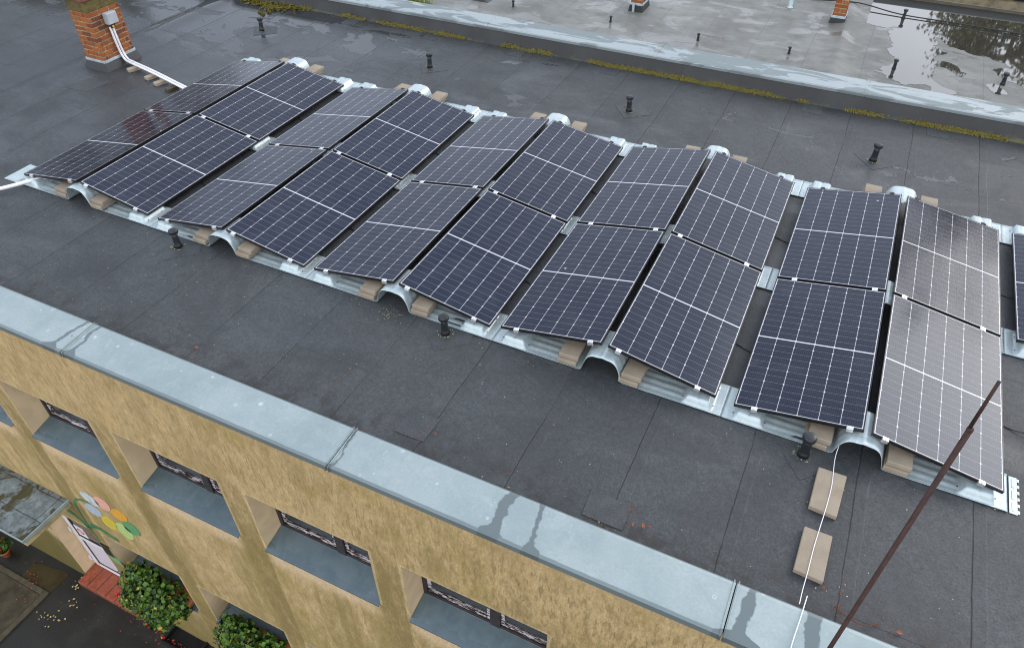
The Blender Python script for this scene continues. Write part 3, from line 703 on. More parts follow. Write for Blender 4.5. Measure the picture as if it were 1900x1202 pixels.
# painted flower on the wall
PET = dict(ltblue=[(.36,-3.64),(.65,-3.84),(.62,-3.62),(.41,-3.82)], pink=[(.71,-3.54),(.91,-3.77),(.9,-3.54),(.65,-3.80)], orange=[(.96,-3.69),(1.21,-3.83),(1.2,-3.63),(.95,-3.92)], dkgreen=[(1.08,-3.94),(1.34,-4.12),(1.29,-3.89),(1.07,-4.20)], ltgreen=[(.85,-4.12),(1.07,-4.41),(1.08,-4.10),(.82,-4.42)], yellow=[(.55,-4.14),(.74,-4.37),(.78,-4.12),(.50,-4.40)], blue=[(.26,-4.0),(.55,-4.13),(.5,-3.95),(.28,-4.22)])
fl = MB()
def ribbon(mb, pts, wid):
    P = [Vector(p) for p in pts]; lo, hi = [], []
    for i, p in enumerate(P):
        t = (P[min(i+1, len(P)-1)] - P[max(i-1, 0)]).normalized(); n_ = Vector((-t.y, t.x)); r_ = wid[i] if isinstance(wid, list) else wid
        lo.append(p-n_*r_); hi.append(p+n_*r_)
    for i in range(len(P)-1):
        mb.hexa([(q.x, yy, q.y) for yy in (YW-.0015, YW-.005) for q in (lo[i], lo[i+1], hi[i+1], hi[i])])
def smooth_path(pts, n=6):
    P = [Vector(p) for p in pts]; out_ = []
    for i in range(len(P)-1):
        a = P[max(0, i-1)]; b = P[i]; c = P[i+1]; d = P[min(len(P)-1, i+2)]
        for k in range(n):
            t = k/n; out_.append(.5*((2*b)+(c-a)*t+(2*a-5*b+4*c-d)*t*t+(3*b-a-3*c+d)*t**3))
    out_.append(P[-1]); return out_
ribbon(fl, smooth_path([(.44,-3.87),(.26,-3.92),(.06,-4.02),(-.06,-4.2),(-.10,-4.45),(-.12,-4.72),(-.13,-4.95)]), .022)
ribbon(fl, smooth_path([(-.13,-4.95),(-.11,-5.08),(-.12,-5.34),(-.12,-5.64)]), .018)
mural = fl.build('flower_painting', 'paint_stem', bld)
a1 = MB(); ribbon(a1, smooth_path([(-.56,-4.63),(-.40,-4.66),(-.27,-4.75),(-.15,-4.93)]), [.055]*19); a1.build('leaf_stroke', 'paint_stem', mural)
a1 = MB(); ribbon(a1, smooth_path([(-.12,-4.93),(.0,-4.77),(.14,-4.72),(.30,-4.74),(.44,-4.80),(.56,-4.80)]), [.03]*6+[.055]*25); a1.build('leaf_stroke', 'paint_stem', mural)
a1 = MB(); a1.prism([(-.12,-5.66),(-.02,-5.60),(.08,-5.655),(.12,-5.72),(.15,-5.88),(.02,-5.90),(-.09,-5.87)], 'y', YW-.006, YW-.0015); a1.build('leaf_stroke', 'paint_leaf', mural)
for k, q in PET.items():
    q = [Vector(t) for t in q]; c = sum(q, Vector((0, 0)))/4; u = (q[1]-q[0])/2; v = (q[3]-q[2])/2
    pts = []
    for i in range(28):
        t = 2*math.pi*i/28; e = c+u*math.cos(t)+v*math.sin(t); pts.append((e.x, e.y))
    a1 = MB(); a1.prism(pts, 'y', YW-.008, YW-.0015); a1.build('petal', 'paint_'+k, mural)

# far upstand with its zinc cap (part of the same roof edge)
m = MB(); m.prism([(7.16, -.01), (7.20, .035), (7.285, .262), (7.70, .262), (7.70, -.30), (7.16, -.30)], 'x', XL, XR)
up_ = m.build('parapet', 'upstand', bld, bevel=.01)
fj = [XL, -11.0, -7.6, -4.3, -1.0, 2.30, 5.60, 9.05, 12.5, 16.0, XR]
for k, (a, b) in enumerate(zip(fj, fj[1:])):
    m = MB(); m.prism([(7.255, .235), (7.252, .285), (7.275, .296), (7.74, .316), (7.765, .31), (7.765, .235), (7.755, .235), (7.75, .268), (7.27, .268), (7.265, .235)], 'x', a+.003, b-.003)
    o = m.build('parapet_cap', 'zinc_far', up_, bevel=.003)
    if k:
        m = MB(); m.prism([(7.25, .27), (7.27, .304), (7.74, .324), (7.77, .316), (7.77, .29), (7.26, .27)], 'x', a-.03, a+.004); m.build('cap_joint', 'zinc_far', o)

# ------------------------------------------------------------------ neighbouring roof beyond the parapet
nb = empty('neighbouring_building', (1.5, 10.5, GZ), 'neighbouring flat roof of wet grey membrane beyond the far parapet', 'building')
xs = []; x = XL
while x < XR:
    xs.append(x); x += .08 if 7.6 < x < 9.2 else .6
xs.append(XR)
ys = [7.70+i*(13.5-7.70)/18 for i in range(19)]
def nz(x, y): return .05*math.exp(-((x-8.42+(y-9)*.03)/.16)**2) + (-.012 if x > 8.42 else 0)*min(1, (x-8.42)/.4) if x > 7 else .0
m = MB()
for y in ys:
    for x in xs: m.v.append((x, y, nz(x, y)))
nx = len(xs)
for j in range(len(ys)-1):
    for i in range(nx-1): m.f.append((j*nx+i, j*nx+i+1, (j+1)*nx+i+1, (j+1)*nx+i))
m.build('roof', 'neighbour', nb, smooth=True)
m = MB(); m.box(XL, XR, 13.85, 14.0, GZ, -.05); m.quad((XL, 7.75, GZ), (XL, 13.9, GZ), (XL, 13.9, -.02), (XL, 7.75, -.02)); m.quad((XR, 7.75, GZ), (XR, 13.9, GZ), (XR, 13.9, -.02), (XR, 7.75, -.02)); m.build('wall', 'plaster', nb)
m = MB(); m.prism([(13.50, -.02), (13.62, .10), (13.9, .12), (13.9, -.1), (13.5, -.1)], 'x', XL, XR); m.build('verge', 'dirt_tan', nb)
m = MB(); m.tube([(XL, 13.80, .20), (XR, 13.80, .20)], .11, 14); m.build('gutter', 'gutter_dark', nb, smooth=True)
# puddle: a thin sheet of water, its outline where the level meets the uneven membrane
def puddle(name, field, bx, z, st=.035):
    x0, x1, y0, y1 = bx; nx_, ny_ = int((x1-x0)/st), int((y1-y0)/st)
    F = [[field(x0+i*st, y0+j*st) for i in range(nx_+1)] for j in range(ny_+1)]
    m = MB(); idx = {}
    def V(x, y):
        k = (round(x, 5), round(y, 5))
        if k not in idx: idx[k] = len(m.v); m.v.append((x, y, z))
        return idx[k]
    for j in range(ny_):
        for i in range(nx_):
            c = [(x0+i*st, y0+j*st, F[j][i]), (x0+(i+1)*st, y0+j*st, F[j][i+1]), (x0+(i+1)*st, y0+(j+1)*st, F[j+1][i+1]), (x0+i*st, y0+(j+1)*st, F[j+1][i])]
            if all(q[2] <= 0 for q in c): continue
            poly = []
            for a, b in zip(c, c[1:]+c[:1]):
                if a[2] > 0: poly.append(V(a[0], a[1]))
                if (a[2] > 0) != (b[2] > 0):
                    f = a[2]/(a[2]-b[2]); poly.append(V(a[0]+(b[0]-a[0])*f, a[1]+(b[1]-a[1])*f))
            poly = [q for k, q in enumerate(poly) if q != poly[k-1]]
            if len(poly) > 2: m.f.append(tuple(poly))
    o = m.build(name, 'water'); centre(o); tag(o, kind='structure'); return o
def seg_d(x, y, a, b):
    p_ = Vector((x, y)); a = Vector(a); b = Vector(b); t_ = max(0, min(1, (p_-a).dot(b-a)/(b-a).length_squared)); return (p_-a-(b-a)*t_).length
def field(x, y):
    n_ = .55*fbm(x*1.1, y*1.3, 4)+.33*fbm(x*2.7, y*3.4, 7)+.20*fbm(x*6.5, y*8, 2)+.10*fbm(x*15, y*19, 1)
    d = -9.0
    for a, b, r_ in (((9.65, 9.15), (9.65, 13.2), .45), ((9.3, 12.5), (13.5, 12.3), 1.15), ((11.1, 11.7), (13.5, 10.3), 1.25), ((9.85, 9.05), (10.2, 8.70), .15), ((10.2, 9.85), (10.45, 9.55), .16), ((11.0, 9.25), (11.2, 9.0), .10), ((11.7, 8.7), (12.6, 8.2), .35), ((11.3, 9.9), (11.7, 9.6), .3)):
        d = max(d, r_-seg_d(x, y, a, b))
    return d+n_*.42-.04
puddle('rain_puddle', field, (8.7, 13.5, 7.95, 13.45), -.0085)
# ------------------------------------------------------------------ vents
def vent_mesh(scale=1.0, patch=True, label='', group=''):
    t = empty('roof_vent', (0, 0, 0), label, 'roof vent', group)
    m = MB(); m.lathe([(.050, 0), (.048, .02), (.041, .035), (.039, .11), (.037, .15), (.035, .21)], n=16); m.build('pipe', 'vent_plastic', t, smooth=True)
    m = MB(); m.lathe([(.050, .0), (.0475, .035), (.042, .045), (.0405, .05)], n=16); m.build('collar', 'vent_tar', t, smooth=True)
    m = MB(); m.lathe([(.042, .196), (.055, .199), (.057, .206), (.057, .234), (.050, .247), (.028, .253), (.01, .254)], n=18); m.build('vent_cap', 'vent_plastic', t, bevel=.002)
    return t
VL = {}
near_vents = [(1.89, -.262), (5.64, -.212), (9.38, -.225)]
back_vents = [(-1.90, 5.84), (1.95, 5.75), (5.70, 5.65), (9.40, 5.67)]
nb_vents = [(1.96, 9.165, .55), (4.09, 9.22, .52), (5.92, 9.04, .56), (7.60, 9.13, .55), (9.40, 9.28, .72), (11.13, 9.38, .84), (9.36, 12.0, .75), (11.16, 11.6, .6), (7.65, 12.45, .7)]
v_proto = vent_mesh(group='mushroom vents on the dark roof')
vlab = ['black mushroom vent before the near tray by the second hump from left', 'black mushroom vent standing in front of the middle of the near tray', 'black mushroom vent beside the cable and slabs at the near right corner',
        'black roof vent beside the yellow moss clump on the dark roof', 'black roof vent on dark roof behind the second tent of panels', 'black roof vent standing in a wet patch behind the middle panels', 'large black mushroom vent behind the right hand panels on speckled roof']
nlab = ['tiny black vent on the grey roof left of the small wooden block', 'small black vent on grey roof left of the low chimney stub', 'small black vent on grey roof right of the low chimney stub', 'small black vent beside red leaves on the grey roof', 'dark vent pipe at the near left edge of the rain puddle', 'dark vent pipe standing in the near right of the puddle', 'dark vent pipe at the cable on the far left of the puddle', 'short vent pipe standing within the tree reflection in the puddle', 'black vent on the grey roof near the upright brick stack and cable']
first = True
def put_vent(x, y, z, sc, lab, grp, rot):
    global first
    o = v_proto if first else dup(v_proto); first = False
    o.location = (x, y, z); o.scale = (sc, sc, sc); o.rotation_euler = (R(random.uniform(-2, 2)), R(random.uniform(-2, 2)), rot)
    o['label'] = lab; o['group'] = grp
for (x, y), l in zip(near_vents+back_vents, vlab): put_vent(x, y, .004, 1.0 + (.08 if x > 9 else 0), l, 'mushroom vents on the dark roof', 0)
for (x, y, sc), l in zip(nb_vents, nlab): put_vent(x, y, nz(x, y)-.004, sc, l, 'vents on the grey roof', 0)
# membrane patches: pieces of felt under the vents, laid diagonally, and squares welded along both edges
def sheet(poly, label, group, z=.0, t=.007, mat='patch'):
    P = []
    for i in range(len(poly)):
        a = Vector(poly[i]); b = Vector(poly[(i+1) % len(poly)])
        for k in range(4): q = a.lerp(b, k/4); P.append((q.x+random.uniform(-.003, .003), q.y+random.uniform(-.003, .003)))
    m = MB(); m.prism(P, 'z', z-.002, z+t*.7); o = centre(m.build('felt_patch', mat, bevel=.0015, seg=1)); tag(o, label, 'roof patch', group); return o
nm = ['before the second hump', 'before the middle of the near tray', 'by the near right corner', 'near the moss clump', 'behind the second tent', 'behind the middle panels', 'behind the right hand panels']
for (x, y), l in zip(near_vents, nm):
    a = .0; sheet([(x-.27, y+.08), (x+.02, y-.30), (x+.34, y+.0), (x+.1, y+.35)], 'dark felt patch laid diagonally under the vent '+l, 'felt patches under the vents')
for (x, y), l in zip(back_vents, nm[3:]):
    sheet([(x-.27, y+.10), (x+.02, y-.28), (x+.36, y+.02), (x+.1, y+.33)], 'dark felt patch laid diagonally under the vent '+l, 'felt patches under the vents')
sheet([(5.872, -1.60), (6.185, -1.594), (6.195, -1.288), (5.895, -1.304)], 'square dark felt patch with curling edge beside a zinc cap joint', 'square felt patches along the edges', t=.012)
sheet([(7.795, -1.685), (8.155, -1.684), (8.157, -1.43), (7.778, -1.40)], 'square dark felt patch with red leaf litter beside the zinc edge', 'square felt patches along the edges', t=.012)
for i, x in enumerate([-.75, 1.1, 2.9, 4.75, 6.48, 8.20, 10.06]):
    sheet([(x, 6.84), (x+.31, 6.845), (x+.30, 7.155), (x-.01, 7.15)], 'small square felt patch at the foot of the mossy parapet, %s from left' % ORD[i], 'square felt patches along the edges', t=.008)
sheet([(-3.25, 2.35), (-2.75, 2.40), (-2.70, 2.85), (-3.15, 2.80)], 'felt patch on the dark roof before the brick chimney', 'square felt patches along the edges', t=.006)

# ------------------------------------------------------------------ brick chimneys
def chimney(x0, x1, y0, y1, zb, zt, label, grp=None, flare=.08, hollow=True, course=.083, head=None):
    t = empty('chimney', ((x0+x1)/2, (y0+y1)/2, 0), label, 'chimney', grp)
    core = MB(); core.box(x0+.010, x1-.010, y0+.010, y1-.010, zb-.02, zt-.004); br = core.build('brickwork', 'mortar', t)
    m = MB(); z = zb; k = 0; rr = random.Random(int(x0*100))
    while z+course*.8 < zt:
        hgt = course-.017
        for side in range(4):
            a, b = ((x0, x1), (y0, y1), (x0, x1), (y0, y1))[side]; n = max(1, round((b-a)/.20)); st = (b-a)/n; off = st/2 if (k+side) % 2 else 0
            p = a
            while p < b-.01:
                q = min(b, (p+st) if (p > a or off == 0) else a+off)
                j = lambda: rr.uniform(-.004, .005)
                d = rr.uniform(-.004, .005); g2 = .008
                lo, hi = p+(g2 if p > a else 0), q-(g2 if q < b-.001 else 0)
                if side == 0: m.box(lo, hi, y0-d, y0+.05, z+j(), z+hgt+j())
                elif side == 2: m.box(lo, hi, y1-.05, y1+d, z+j(), z+hgt+j())
                elif side == 1: m.box(x1-.05, x1+d, lo+(.051 if p == a else 0), hi-(.051 if q > b-.001 else 0), z+j(), z+hgt+j())
                else: m.box(x0-d, x0+.05, lo+(.051 if p == a else 0), hi-(.051 if q > b-.001 else 0), z+j(), z+hgt+j())
                p = q
        z += course; k += 1
    m.build('bricks', 'brick', br, bevel=.006, seg=2)
    e = .012
    m = MB()
    for q in ((x0-e, x1+e, y0-e-.008, y0-.003), (x0-e, x1+e, y1+.003, y1+e+.008), (x0-e-.008, x0-.003, y0-.002, y1+.002), (x1+.003, x1+e+.008, y0-.002, y1+.002)): m.box(*q, zb-.025, zb+.02)
    m.build('flashing_strip', 'lead', t, bevel=.003)
    m = MB(); e2 = .014; f = flare
    m.hexa([(x0-e2-.02, y0-e2-f*.9, -.005), (x1+e2+f, y0-e2-f*.9, -.005), (x1+e2+f, y1+e2+.02, -.005), (x0-e2-.02, y1+e2+.02, -.005), (x0-e2, y0-e2, zb-.02), (x1+e2, y0-e2, zb-.02), (x1+e2, y1+e2, zb-.02), (x0-e2, y1+e2, zb-.02)])
    m.build('flashing', 'flashing_dark', t, bevel=.004)
    if head:
        z0 = zt
        m = MB(); m.box(x0-.004, x1+.004, y0-.004, y1+.004, z0, z0+head); m.build('render_band', 'head', t, bevel=.012)
        m = MB()
        a = .03
        for q in ((x0-a, x1+a, y0-a, y0+.06), (x0-a, x1+a, y1-.06, y1+a), (x0-a, x0+.06, y0+.061, y1-.061), (x1-.06, x1+a, y0+.061, y1-.061)): m.box(*q, z0+head+.002, z0+head+.06)
        m.build('rim', 'terracotta', t, bevel=.006)
        m = MB(); m.box(x0+.062, x1-.062, y0+.062, y1-.062, z0+head+.001, z0+head+.015); m.build('flue', 'soot_hole_black', t)
    else:
        m = MB(); m.box(x0-.03, x1+.03, y0-.03, y1+.03, zt, zt+.05); m.build('rim', 'terracotta', t, bevel=.006)
    return t
chimney(-3.56, -3.12, 3.18, 3.84, .15, .975, 'weathered orange brick chimney with grey junction box on the dark roof', head=.19)
chimney(8.06, 8.30, 11.10, 11.40, .13, 1.05, 'slim orange brick chimney on the grey roof beside the puddle', 'chimneys on the grey roof', flare=.02)
c3 = chimney(4.23, 4.47, 10.02, 10.45, .15, .36, 'low brick chimney stub with blue grey flashing on grey roof', 'chimneys on the grey roof', flare=.02)
m = MB(); m.box(4.29, 4.335, 9.94, 9.985, 0.0, .17); m.build('flashing_leg', 'lead', c3, bevel=.003)
# junction box and conduits on the chimney
t = empty('junction_box', (-3.08, 3.55, .70), 'grey plastic junction box on the right face of the brick chimney', 'junction box')
m = MB(); m.box(-3.113, -3.01, 3.44, 3.65, .715, .905); m.build('housing', 'box_grey', t, bevel=.012)
m = MB(); m.box(-3.010, -2.998, 3.447, 3.643, .722, .898); m.build('lid', 'box_grey', t, bevel=.005)
m = MB()
for k in range(4): m.tube([(-3.05, 3.50+.03*k, .72), (-3.05, 3.50+.02*k, .68), (-3.06, 3.50+.012*k, .64)], .008, 8)
m.build('cables', 'black_cable', t, smooth=True)
m = MB(); m.box(-3.045, -3.035, 3.51, 3.54, .655, .69); m.build('tag', 'yellow_tag', t)
def conduit(path, r, label, mat='white_pipe', name='conduit', cat='conduit', group=None, n=10, sub=5):
    P = [tuple(p) for p in smooth3(path, sub)]
    m = MB(); m.tube(P, r, n); o = centre(m.build(name, mat, smooth=True)); tag(o, label, cat, group); return o
def smooth3(pts, n=5):
    P = [Vector(p) for p in pts]; out_ = []
    for i in range(len(P)-1):
        a = P[max(0, i-1)]; b = P[i]; c = P[i+1]; d = P[min(len(P)-1, i+2)]
        for k in range(n):
            t = k/n; out_.append(.5*((2*b)+(c-a)*t+(2*a-5*b+4*c-d)*t*t+(3*b-a-3*c+d)*t**3))
    out_.append(P[-1]); return out_
for dy, lab in ((0, 'white conduit pipe, the nearer of two from chimney to panels'), (.055, 'white conduit pipe, the farther of two from chimney to panels')):
    conduit([(-3.085, 3.49+dy, .66), (-3.085, 3.50+dy, .40), (-3.075, 3.515+dy, .19), (-3.02, 3.515+dy, .085), (-2.85, 3.47+dy, .08), (-2.2, 3.32+dy, .085), (-1.42, 3.12+dy, .085), (-.95, 3.0+dy, .085)], .019, lab, group='conduits from the chimney')
blk = None
for i, (x, y, rot) in enumerate([(-2.70, 3.38, -.3), (-2.17, 3.27, -.2), (-1.85, 3.16, -.25), (-1.50, 3.07, -.25)]):
    m = MB(); m.box(-.055, .055, -.105, .105, 0, .055); o = m.build('support_block', 'concrete' if i < 3 else 'walk_concrete', bevel=.005); o.location = (x, y, .002); o.rotation_euler = (0, 0, rot)
    tag(o, 'small concrete block under the chimney conduits, %s from chimney' % ORD[i], 'block', 'blocks under the conduits')
conduit([(-.80, .20, .075), (-.95, .00, .075), (-1.206, -.366, .06), (-1.75, -1.08, .055), (-2.30, -1.80, .085), (-2.42, -1.96, .085)], .026, 'single white conduit leaving the left end of the near tray')

# ------------------------------------------------------------------ solar panels
W, LP, TILT, GP, PER, ZL, GY = 1.134, 2.13, .171, .073, 2.455, .12, .035
DZ = [-.007, -.024, -.007, .033, .005, .005]; DX = [-.007, .009, .007, -.016, .006, .0]; DT = [-.009, -.006, -.004, .018, .001, 0.0]
def clamp(mb, x, y, dy=1):
    mb.box(x-.028, x+.028, min(y, y-dy*.026), max(y, y-dy*.026), -.036, .004); mb.box(x-.028, x+.028, min(y+dy*.012, y-dy*.006), max(y+dy*.012, y-dy*.006), .0045, .0085); mb.lathe([(.010, .0046), (.010, .012), (.004, .0125)], (x, y-dy*.013, 0), 8)
def panel_proto(mirror):
    t = empty('solar_panel', (0, 0, 0), 'x', 'solar panel', 'solar panels tilted in pairs on the roof')
    fr = MB(); b = .011; h = .035
    fr.box(0, W, 0, b, -h, 0); fr.box(0, W, LP-b, LP, -h, 0); fr.box(0, b, b, LP-b, -h, 0); fr.box(W-b, W, b, LP-b, -h, 0)
    fr.build('frame', 'frame_black', t, bevel=.0012, seg=1)
    gl = MB(); gl.box(b, W-b, b, LP-b, -.012, -.002); gl.build('glass', 'glass_cells', t)
    lo, hi = (.19, W-.115); xs_ = (lo, hi) if not mirror else (W-lo, W-hi)
    for x in xs_:
        m = MB(); clamp(m, x, 0, 1); m.build('clamp', 'clamp_alu', t, bevel=.002, seg=1)
    return t
protos = {}
def place_panel(tent, side, row, label):
    key = (side, row)
    if key not in protos:
        t = panel_proto(side == 1); protos[key] = t
        lo, hi = (.19, W-.115); xs_ = (lo, hi) if side == 0 else (W-lo, W-hi)
        if row == 0:                       # clamps that bridge to the next row
            for x in xs_:
                m = MB(); m.box(x-.028, x+.028, LP-.012, LP+GY+.012, .0005, .006); m.box(x-.026, x+.026, LP+.004, LP+GY-.004, -.035, .0004); m.lathe([(.010, .006), (.010, .013), (.004, .0135)], (x, LP+GY/2, 0), 8); m.build('clamp', 'clamp_alu', t, bevel=.002, seg=1)
        else:
            for ch in list(t.children):
                if ch.name.startswith('clamp'): bpy.data.objects.remove(ch)
            for x in xs_:
                m = MB(); clamp(m, x, LP, -1); m.build('clamp', 'clamp_black', t, bevel=.002, seg=1)
        o = t
    else: o = dup(protos[key])
    o['label'] = label
    tl = TILT+DT[tent]; wx, wz = W*math.cos(tl), W*math.sin(tl)
    cx_ = tent*PER+DX[tent]; z = ZL+DZ[tent]; y = row*(LP+GY)
    if side == 0: o.location = (cx_-GP/2-wx, y, z); o.rotation_euler = (0, -tl, 0)
    else: o.location = (cx_+GP/2, y, z+wz); o.rotation_euler = (0, tl, 0)
rn = ['near', 'far']
extra = {(4, 1, 0): 'solar panel mirroring warm tan sky, near row, rightmost complete panel behind the rusty rod', (4, 1, 1): 'rightmost complete solar panel in the far row, mirroring a dark tree shape',
         (0, 0, 0): 'leftmost solar panel in the near row, dark with a reddish chimney reflection', (0, 0, 1): 'leftmost solar panel in the far row, beside the chimney conduits', (5, 0, 1): 'solar panel cut off by the right edge of the photo, far row'}
for tent in range(5):
    for side in range(2):
        for row in range(2):
            lab = extra.get((tent, side, row), 'black framed solar panel in the %s row, %s slope of the %s tent from left' % (rn[row], ['left', 'right'][side], ORD[tent]))
            place_panel(tent, side, row, lab)
place_panel(5, 0, 1, extra[(5, 0, 1)]); place_panel(5, 1, 1, 'solar panel just beyond the right edge of the photo, far row')

# ------------------------------------------------------------------ galvanised mounting trays
TW = .43; HX = PER/2
def sstep(a, b, t):
    t = min(1, max(0, (t-a)/(b-a))); return t*t*(3-2*t)
def tray_mesh():
    xs_ = []; x = -HX+.004
    prof = []
    # dense parametrisation of the profile in x
    nxs = 120
    for i in range(nxs+1):
        xx = -HX+.0012+(2*HX-.0024)*i/nxs
        if abs(xx) > .25: xs_.append(xx)
    xs_ += [-.25+.5*i/110 for i in range(111)]; xs_.sort(); nxs = len(xs_)-1
    nys = 40
    bm = bmesh.new(); grid = []
    def hump(x):
        a = abs(x); t_ = min(1, a/.212); return .238*(1-t_**4.6)**.85 + .007*math.exp(-(a/.03)**2) + (.012*math.exp(-((a-.212)/.014)**2) if a > .212 else .012*t_**8)
    for j in range(nys+1):
        v = j/nys; y = v*TW; rowv = []
        edge = min(v, 1-v)
        for x in xs_:
            a = abs(x); h = hump(x); fl = 1-sstep(.17, .24, a)
            rib = .0026*math.sin(v*math.pi*2*5.0)*sstep(.06, .12, edge)
            rz = 0.0; rx = 0.0
            if a > .235:
                env = sstep(.24, .30, a)*(1-sstep(.80, .86, a)); rz = rib*1.6*env
                sb = sstep(.835, .885, a)*(1-sstep(1.085, 1.125, a)); sh = sstep(.02, .13, v)*(1-sstep(.87, .98, v))
                rz += .082*sb*sh - .010*sb*sh*math.exp(-((a-.985)/.012)**2)
                # embossed joint plate at the valley
                if a > 1.14:
                    uu = (a-1.14)/(HX-1.14); gy = abs((v*5) % 1-.5); gx = abs(uu-.35)
                    rz -= .0022*max(math.exp(-((gx)/.10)**2), math.exp(-((gy-.5)/.05)**2)*sstep(.35, .4, uu)*0+math.exp(-(gy/.05)**2)*sstep(.3, .4, uu))*sstep(.06, .1, edge)
            else:
                slope = sstep(.11, .13, a)*(1-sstep(.19, .205, a)); rx = (1 if x > 0 else -1)*rib*.9*slope
                rz += rib*.35*(1-slope)
            lip = .012*(1-sstep(.0, .03, edge)) if edge < .03 else 0.0
            if a < .21: lip *= -.6
            # crumpled front rim of the arch
            z = h + rz + lip + .004 + .0015*fbm(x*9, y*9)
            rowv.append(bm.verts.new((x+rx, y, z)))
        grid.append(rowv)
    for j in range(nys):
        for i in range(nxs): bm.faces.new((grid[j][i], grid[j][i+1], grid[j+1][i+1], grid[j+1][i]))
    me = bpy.data.meshes.new('tray'); bm.to_mesh(me); bm.free(); me.materials.append(MAT['galv'])
    for p in me.polygons: p.use_smooth = True
    return me
tme = tray_mesh()
TY = [-.105, 2.025, 4.205]
ln = ['near', 'middle', 'far']
holes = None
def make_tray():
    o = bpy.data.objects.new('mounting_tray', tme); col.objects.link(o); md = o.modifiers.new('sheet', 'SOLIDIFY'); md.thickness = .003; md.offset = -1; return o
hm = MB()
for x in (-1.13, -1.13+.0, 1.13, -.83, .83):
    for y in (.10, .33): hm.lathe([(.007, .0135), (.007, .0150)], (x, y, 0), 8)
tp = make_tray(); ho = hm.build('drain_holes', 'soot_hole_black', tp, local=True)  # black discs carry the darkness of open holes in their colour
def cmark():
    m = MB(); n = 9
    for k in range(n):
        a0, a1 = R(60+240*k/n), R(60+240*(k+1)/n)
        m.hexa([(.0, .020*r_*math.cos(a_)/.020*1.0, .020*r_*math.sin(a_)/.020) for r_, a_ in ((.014, a0), (.022, a0), (.022, a1), (.014, a1))] + [(.003, r_*math.cos(a_), r_*math.sin(a_)) for r_, a_ in ((.014, a0), (.022, a0), (.022, a1), (.014, a1))])
    return m
cm = cmark().build('letter_mark', 'soot_hole_black', tp, local=True); cm.location = (.176, .055, .10); cm.rotation_euler = (0, R(-28), 0)
first_t = True
for r in range(3):
    for k in range(6 if r else 5):
        if first_t: o = tp; first_t = False
        else: o = dup(tp)
        o.location = (k*PER, TY[r], .003)
        o.scale = (1, 1, 1+DZ[k]*2.5)
        side_ = 'below the cut off right panel' if k == 5 else '%s from left' % ORD[k]
        tag(o, 'galvanized mounting tray with arched hump, %s line, %s' % (ln[r], side_), 'mounting tray', 'galvanized trays under the panels')
# end plates with lugs
def end_plate(xa, xb, y, right, label):
    m = MB(); m.box(xa, xb, y+.004, y+TW-.004, .004, .009)
    for i in range(3): m.box(xa+.02, xb-.02, y+.03+i*.135, y+.03+i*.135+.10, .009, .013)
    for i in range(6 if right else 0):
        yy = y+.02+i*.072; px = xb if right else xa
        m.box(*((px, px+.018) if right else (px-.018, px)), yy, yy+.036, .004, .009)
    o = centre(m.build('end_plate', 'galv', bevel=.0025)); tag(o, label, 'mounting tray', 'galvanized end plates')
end_plate(11.06, 11.125, TY[0], True, 'notched galvanized end plate at the right end of near line')
for r in range(3): end_plate(-1.50 if r == 0 else -1.29, -1.232, TY[r], False, 'notched galvanized end plate at the left end of %s line' % ln[r])

# ------------------------------------------------------------------ ballast blocks
m = MB(); m.box(-.104, .104, -.20, .20, 0, .0555); bp = m.build('ballast_block', 'concrete', bevel=.009)
first_b = True
for k in range(5):
    for sd_ in (-1, 1):
        for lv in range(2):
            for r in (0, 2):
                if first_b: o = bp; first_b = False
                else: o = bp.copy(); col.objects.link(o)
                x = k*PER+DX[k]+(-.358 if sd_ < 0 else .322)
                y = .105 if r == 0 else 4.52
                o.location = (x+random.uniform(-.008, .008)+(.008 if lv else -.008), y+random.uniform(-.008, .008)+(.014 if lv else -.010), .018+lv*.058); o.rotation_euler = (0, 0, R(random.uniform(-2.5, 2.5)))
                tag(o, '%s beige concrete block %s of the %s hump from left, %s tray line' % (['lower', 'upper'][lv], ['left', 'right'][sd_ > 0], ORD[k], ln[r]), 'concrete block', 'ballast blocks on the trays')
for k, (pts, lab) in enumerate([([(9.525, -.345), (9.765, -.345), (9.74, -.815), (9.512, -.80)], 'beige concrete slab under white cable, the one nearer the panels'), ([(9.512, -1.02), (9.735, -1.02), (9.725, -1.47), (9.498, -1.455)], 'beige concrete slab under white cable, the one nearer the zinc edge')]):
    m = MB(); m.prism(pts, 'z', .004, .055); o = centre(m.build('cable_slab', 'concrete', bevel=.006)); tag(o, lab, 'concrete slab', 'slabs under the white cable')
conduit([(9.66, .06, .16), (9.645, -.08, .10), (9.64, -.22, .065), (9.655, -.50, .064), (9.645, -.75, .064), (9.625, -1.0, .064), (9.61, -1.20, .064), (9.60, -1.44, .064), (9.592, -1.60, .05), (9.588, -1.735, .055)], .0034, 'thin white cable lying over two concrete slabs to the zinc edge', name='cable', cat='cable', n=8)
conduit([(9.632, -1.64, .05), (9.612, -1.86, .062), (9.594, -2.05, .048), (9.586, -2.225, .03), (9.584, -2.245, -.10), (9.584, -2.17, -.6)], .0043, 'short white cable crossing the zinc cap and over the edge', name='cable', cat='cable', n=8)
conduit([(-2.0, 12.9, .01), (3.5, 12.6, .01), (6.8, 12.35, .01), (7.6, 12.30, .02), (8.42, 12.35, .06), (9.3, 12.13, .02), (10.4, 12.08, .02), (11.5, 12.0, .02), (14, 11.9, .02)], .012, 'dark cable crossing the grey roof behind the slim chimney and puddle', mat='black_cable', name='cable', cat='cable', n=8)
